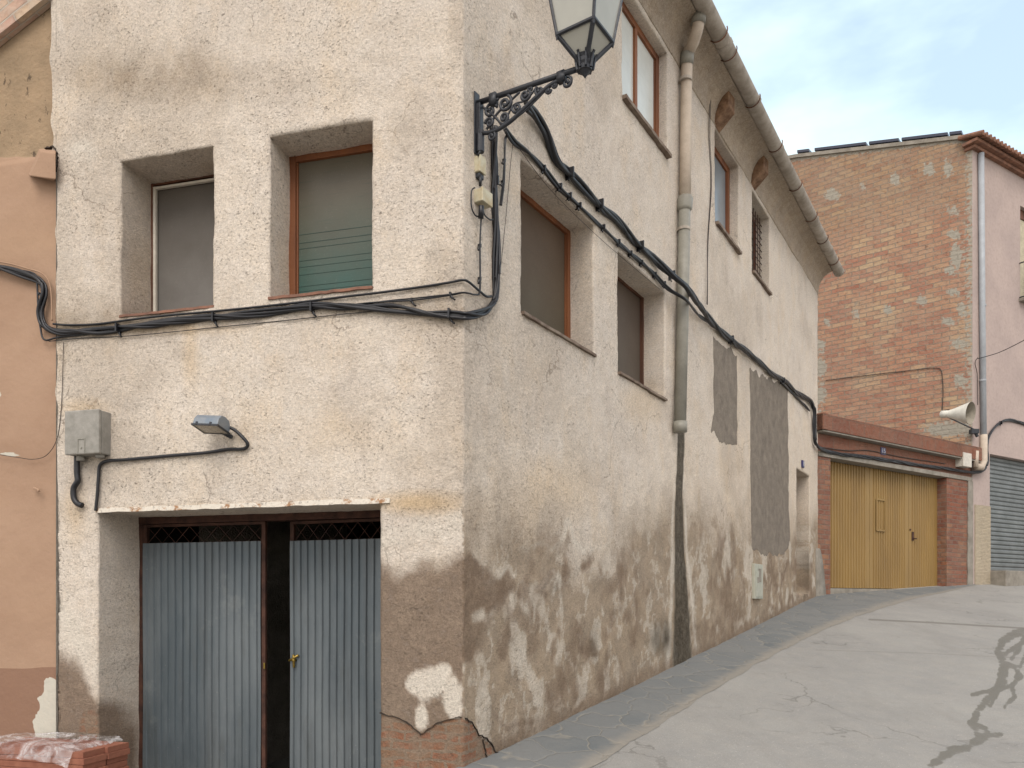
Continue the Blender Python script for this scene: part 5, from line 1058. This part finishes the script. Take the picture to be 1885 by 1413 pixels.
zb1 = .235; rb = .245; zt1 = .80; rt = .36
r0, r1, r2 = ring(.055, .035), ring(rb, zb1), ring(rt, zt1)
b_ = MB()
for k in range(4):
    b_.tube([r0[k], r1[k]], .021, 6); b_.tube([r1[k], r2[k]], .014, 6); b_.tube([r1[k], r1[(k+1) % 4]], .018, 6); b_.tube([r2[k], r2[(k+1) % 4]], .02, 6); b_.tube([r1[k]-Vector((0,0,.045)), r1[k]+Vector((0,0,.01))], .014, 8, rs=[.006,.018])
lf_ = b_.build('lantern_frame', M_IRON, lan)
b_ = MB(); i0, i1, i2 = ring(.05,.04), ring(rb-.006,zb1+.002), ring(rt-.006,zt1)
for k in range(4):
    j = (k+1) % 4; b_.add([i0[k],i0[j],i1[j],i1[k]], [(0,1,2,3)]); b_.add([i1[k],i1[j],i2[j],i2[k]], [(0,1,2,3)])
gl = b_.build('glass_panel', M_LG, lf_); sm_ = gl.modifiers.new('thick', 'SOLIDIFY'); sm_.thickness = .004
b_ = MB(); s1_, s2_, s3_ = ring(rt+.04, zt1+.01), ring(.14, zt1+.25), ring(.05, zt1+.32)
for A1, A2 in ((s1_,s2_),(s2_,s3_)):
    for k in range(4): j = (k+1) % 4; b_.add([A1[k],A1[j],A2[j],A2[k]], [(0,1,2,3)])
b_.add(s1_, [(0,1,2,3)]); b_.tube([E+Vector((0,0,zt1+.32)), E+Vector((0,0,zt1+.46))], .03, 8, rs=[.04,.005]); b_.build('lantern_roof', M_IRON, lan)
b_ = MB(); b_.tube([E+Vector((0,0,z)) for z in (-.10,-.075,-.045,-.04,-.02,.0,.02,.05,.075,.085)], .05, 14, rs=[.003,.02,.045,.06,.062,.058,.068,.07,.085,.06])
for k in range(8): an = k*math.pi/4; b_.tube([E+Vector((.066*math.cos(an),.066*math.sin(an),-.03)), E+Vector((.085*math.cos(an),.085*math.sin(an),.075)), E+Vector((.10*math.cos(an),.10*math.sin(an),.095))], .012, 5)
b_.tube([ap(.93,0), ap(.945,0), ap(.96,0)], .03, 10, rs=[.03,.042,.03]); b_.build('lantern_cup', M_IRON, lan, smooth=False)
# ------------------------------------------------------------ clay boards under plastic, bottom left
M_CLAY = simple('terracotta_board', (.29,.12,.075), .9, 0, .3, 9, (.22,.085,.055), .004, 80)
zs0 = L.px(120, 1366, .30)[1]; g0 = float(rz(-3.6, 7.0)); hgt_b = .055; k_ = 0
tE = L.px(232, 1400, .16)[0]; proto = None; rows = 8
nmr = ['lowest','second','third','fourth','fifth','sixth','seventh','eighth','ninth','tenth','eleventh']
pb = MB(); zb0 = zs0-rows*.058; 
pb.wbox(L, tE, tE+1.3, zb0-.03, zb0-.002, .10, .72)
for q_ in (0, .55, 1.15): pb.wbox(L, tE+q_, tE+q_+.12, g0-.05, zb0-.031, .10, .72)
if pb.v: tag(pb.build('pallet', simple('pallet_wood', (.25,.18,.11), .85), None, bev=.01), 'wooden base under the stacked clay boards at bottom left', 'pallet')
for r_ in range(rows):
    for c_ in range(2):
        lab = f"{'front' if c_ == 1 else 'back'} terracotta board, {nmr[min(r_,10)] if r_ < rows-1 else 'topmost'} layer of the stack under the plastic"
        if proto is None:
            pb = MB(); pb.wbox(L, tE, tE+1.25, zb0, zb0+.054, .12, .40)
            for g_ in range(5): pb.wbox(L, tE+.002, tE+1.248, zb0+.054, zb0+.0565, .13+g_*.053, .165+g_*.053)
            proto = pb.build('clay_board', M_CLAY, None, bev=.003); o = proto
        else:
            o = proto.copy(); sc.collection.objects.link(o)
        if o is not proto or True:
            base = Vector(proto['_w']); j = random.uniform(-.03,.03)
            o.location = base + Vector((L.u[0]*j + L.n[0]*c_*.29, L.u[1]*j + L.n[1]*c_*.29, r_*.058)); o.rotation_euler = (0,0,random.uniform(-.02,.02))
        tag(o, lab, 'clay board', 'stacked clay boards at the foot of the orange wall')
M_PL = NM('crumpled_clear_plastic', .18, 0, .6); M_PL.col((.62,.60,.60)); M_PL.b.inputs['Alpha'].default_value = .35
n = M_PL.noise(5, 4, .6, None, 1.2); M_PL.l(M_PL.ramp(n, .42, .66, .05, .55), M_PL.b.inputs['Alpha']); M_PL.bump(M_PL.noise(14, 4, .6), .03); M_PL = M_PL.m
na, nb = 170, 110; A_g, B_g = np.meshgrid(np.linspace(0,1,na), np.linspace(0,1,nb)); tt3 = tE+.12+A_g*1.3; oo3 = .05+B_g*.72
rid = 1-np.abs(2*fbm(tt3*2+oo3*3.5, oo3*6-tt3*2, 5, 90)-1); zz3 = zs0+.008+.055*np.clip(rid-.5, 0, 1)+.035*fbm(tt3*2, oo3*3, 3, 91)*np.sin(np.pi*np.clip(A_g*1.2,0,1))
zz3 = np.where(oo3 > .70, zz3-(oo3-.70)*6*.3, zz3); zz3 = np.where(A_g < .04, zz3-.03*(1-A_g/.04), zz3)
b_ = MB(); b_.v = [L.pt(float(t), float(z), float(o)) for t, z, o in zip(tt3.ravel(), zz3.ravel(), oo3.ravel())]; b_.f = [(k*na+i, k*na+i+1, (k+1)*na+i+1, (k+1)*na+i) for k in range(nb-1) for i in range(na-1)]
tag(b_.build('plastic_sheet', M_PL, None, smooth=True), 'crumpled clear plastic sheet over the terracotta boards', 'plastic sheet')
for o in bpy.data.objects:
    if '_w' in o: del o['_w']
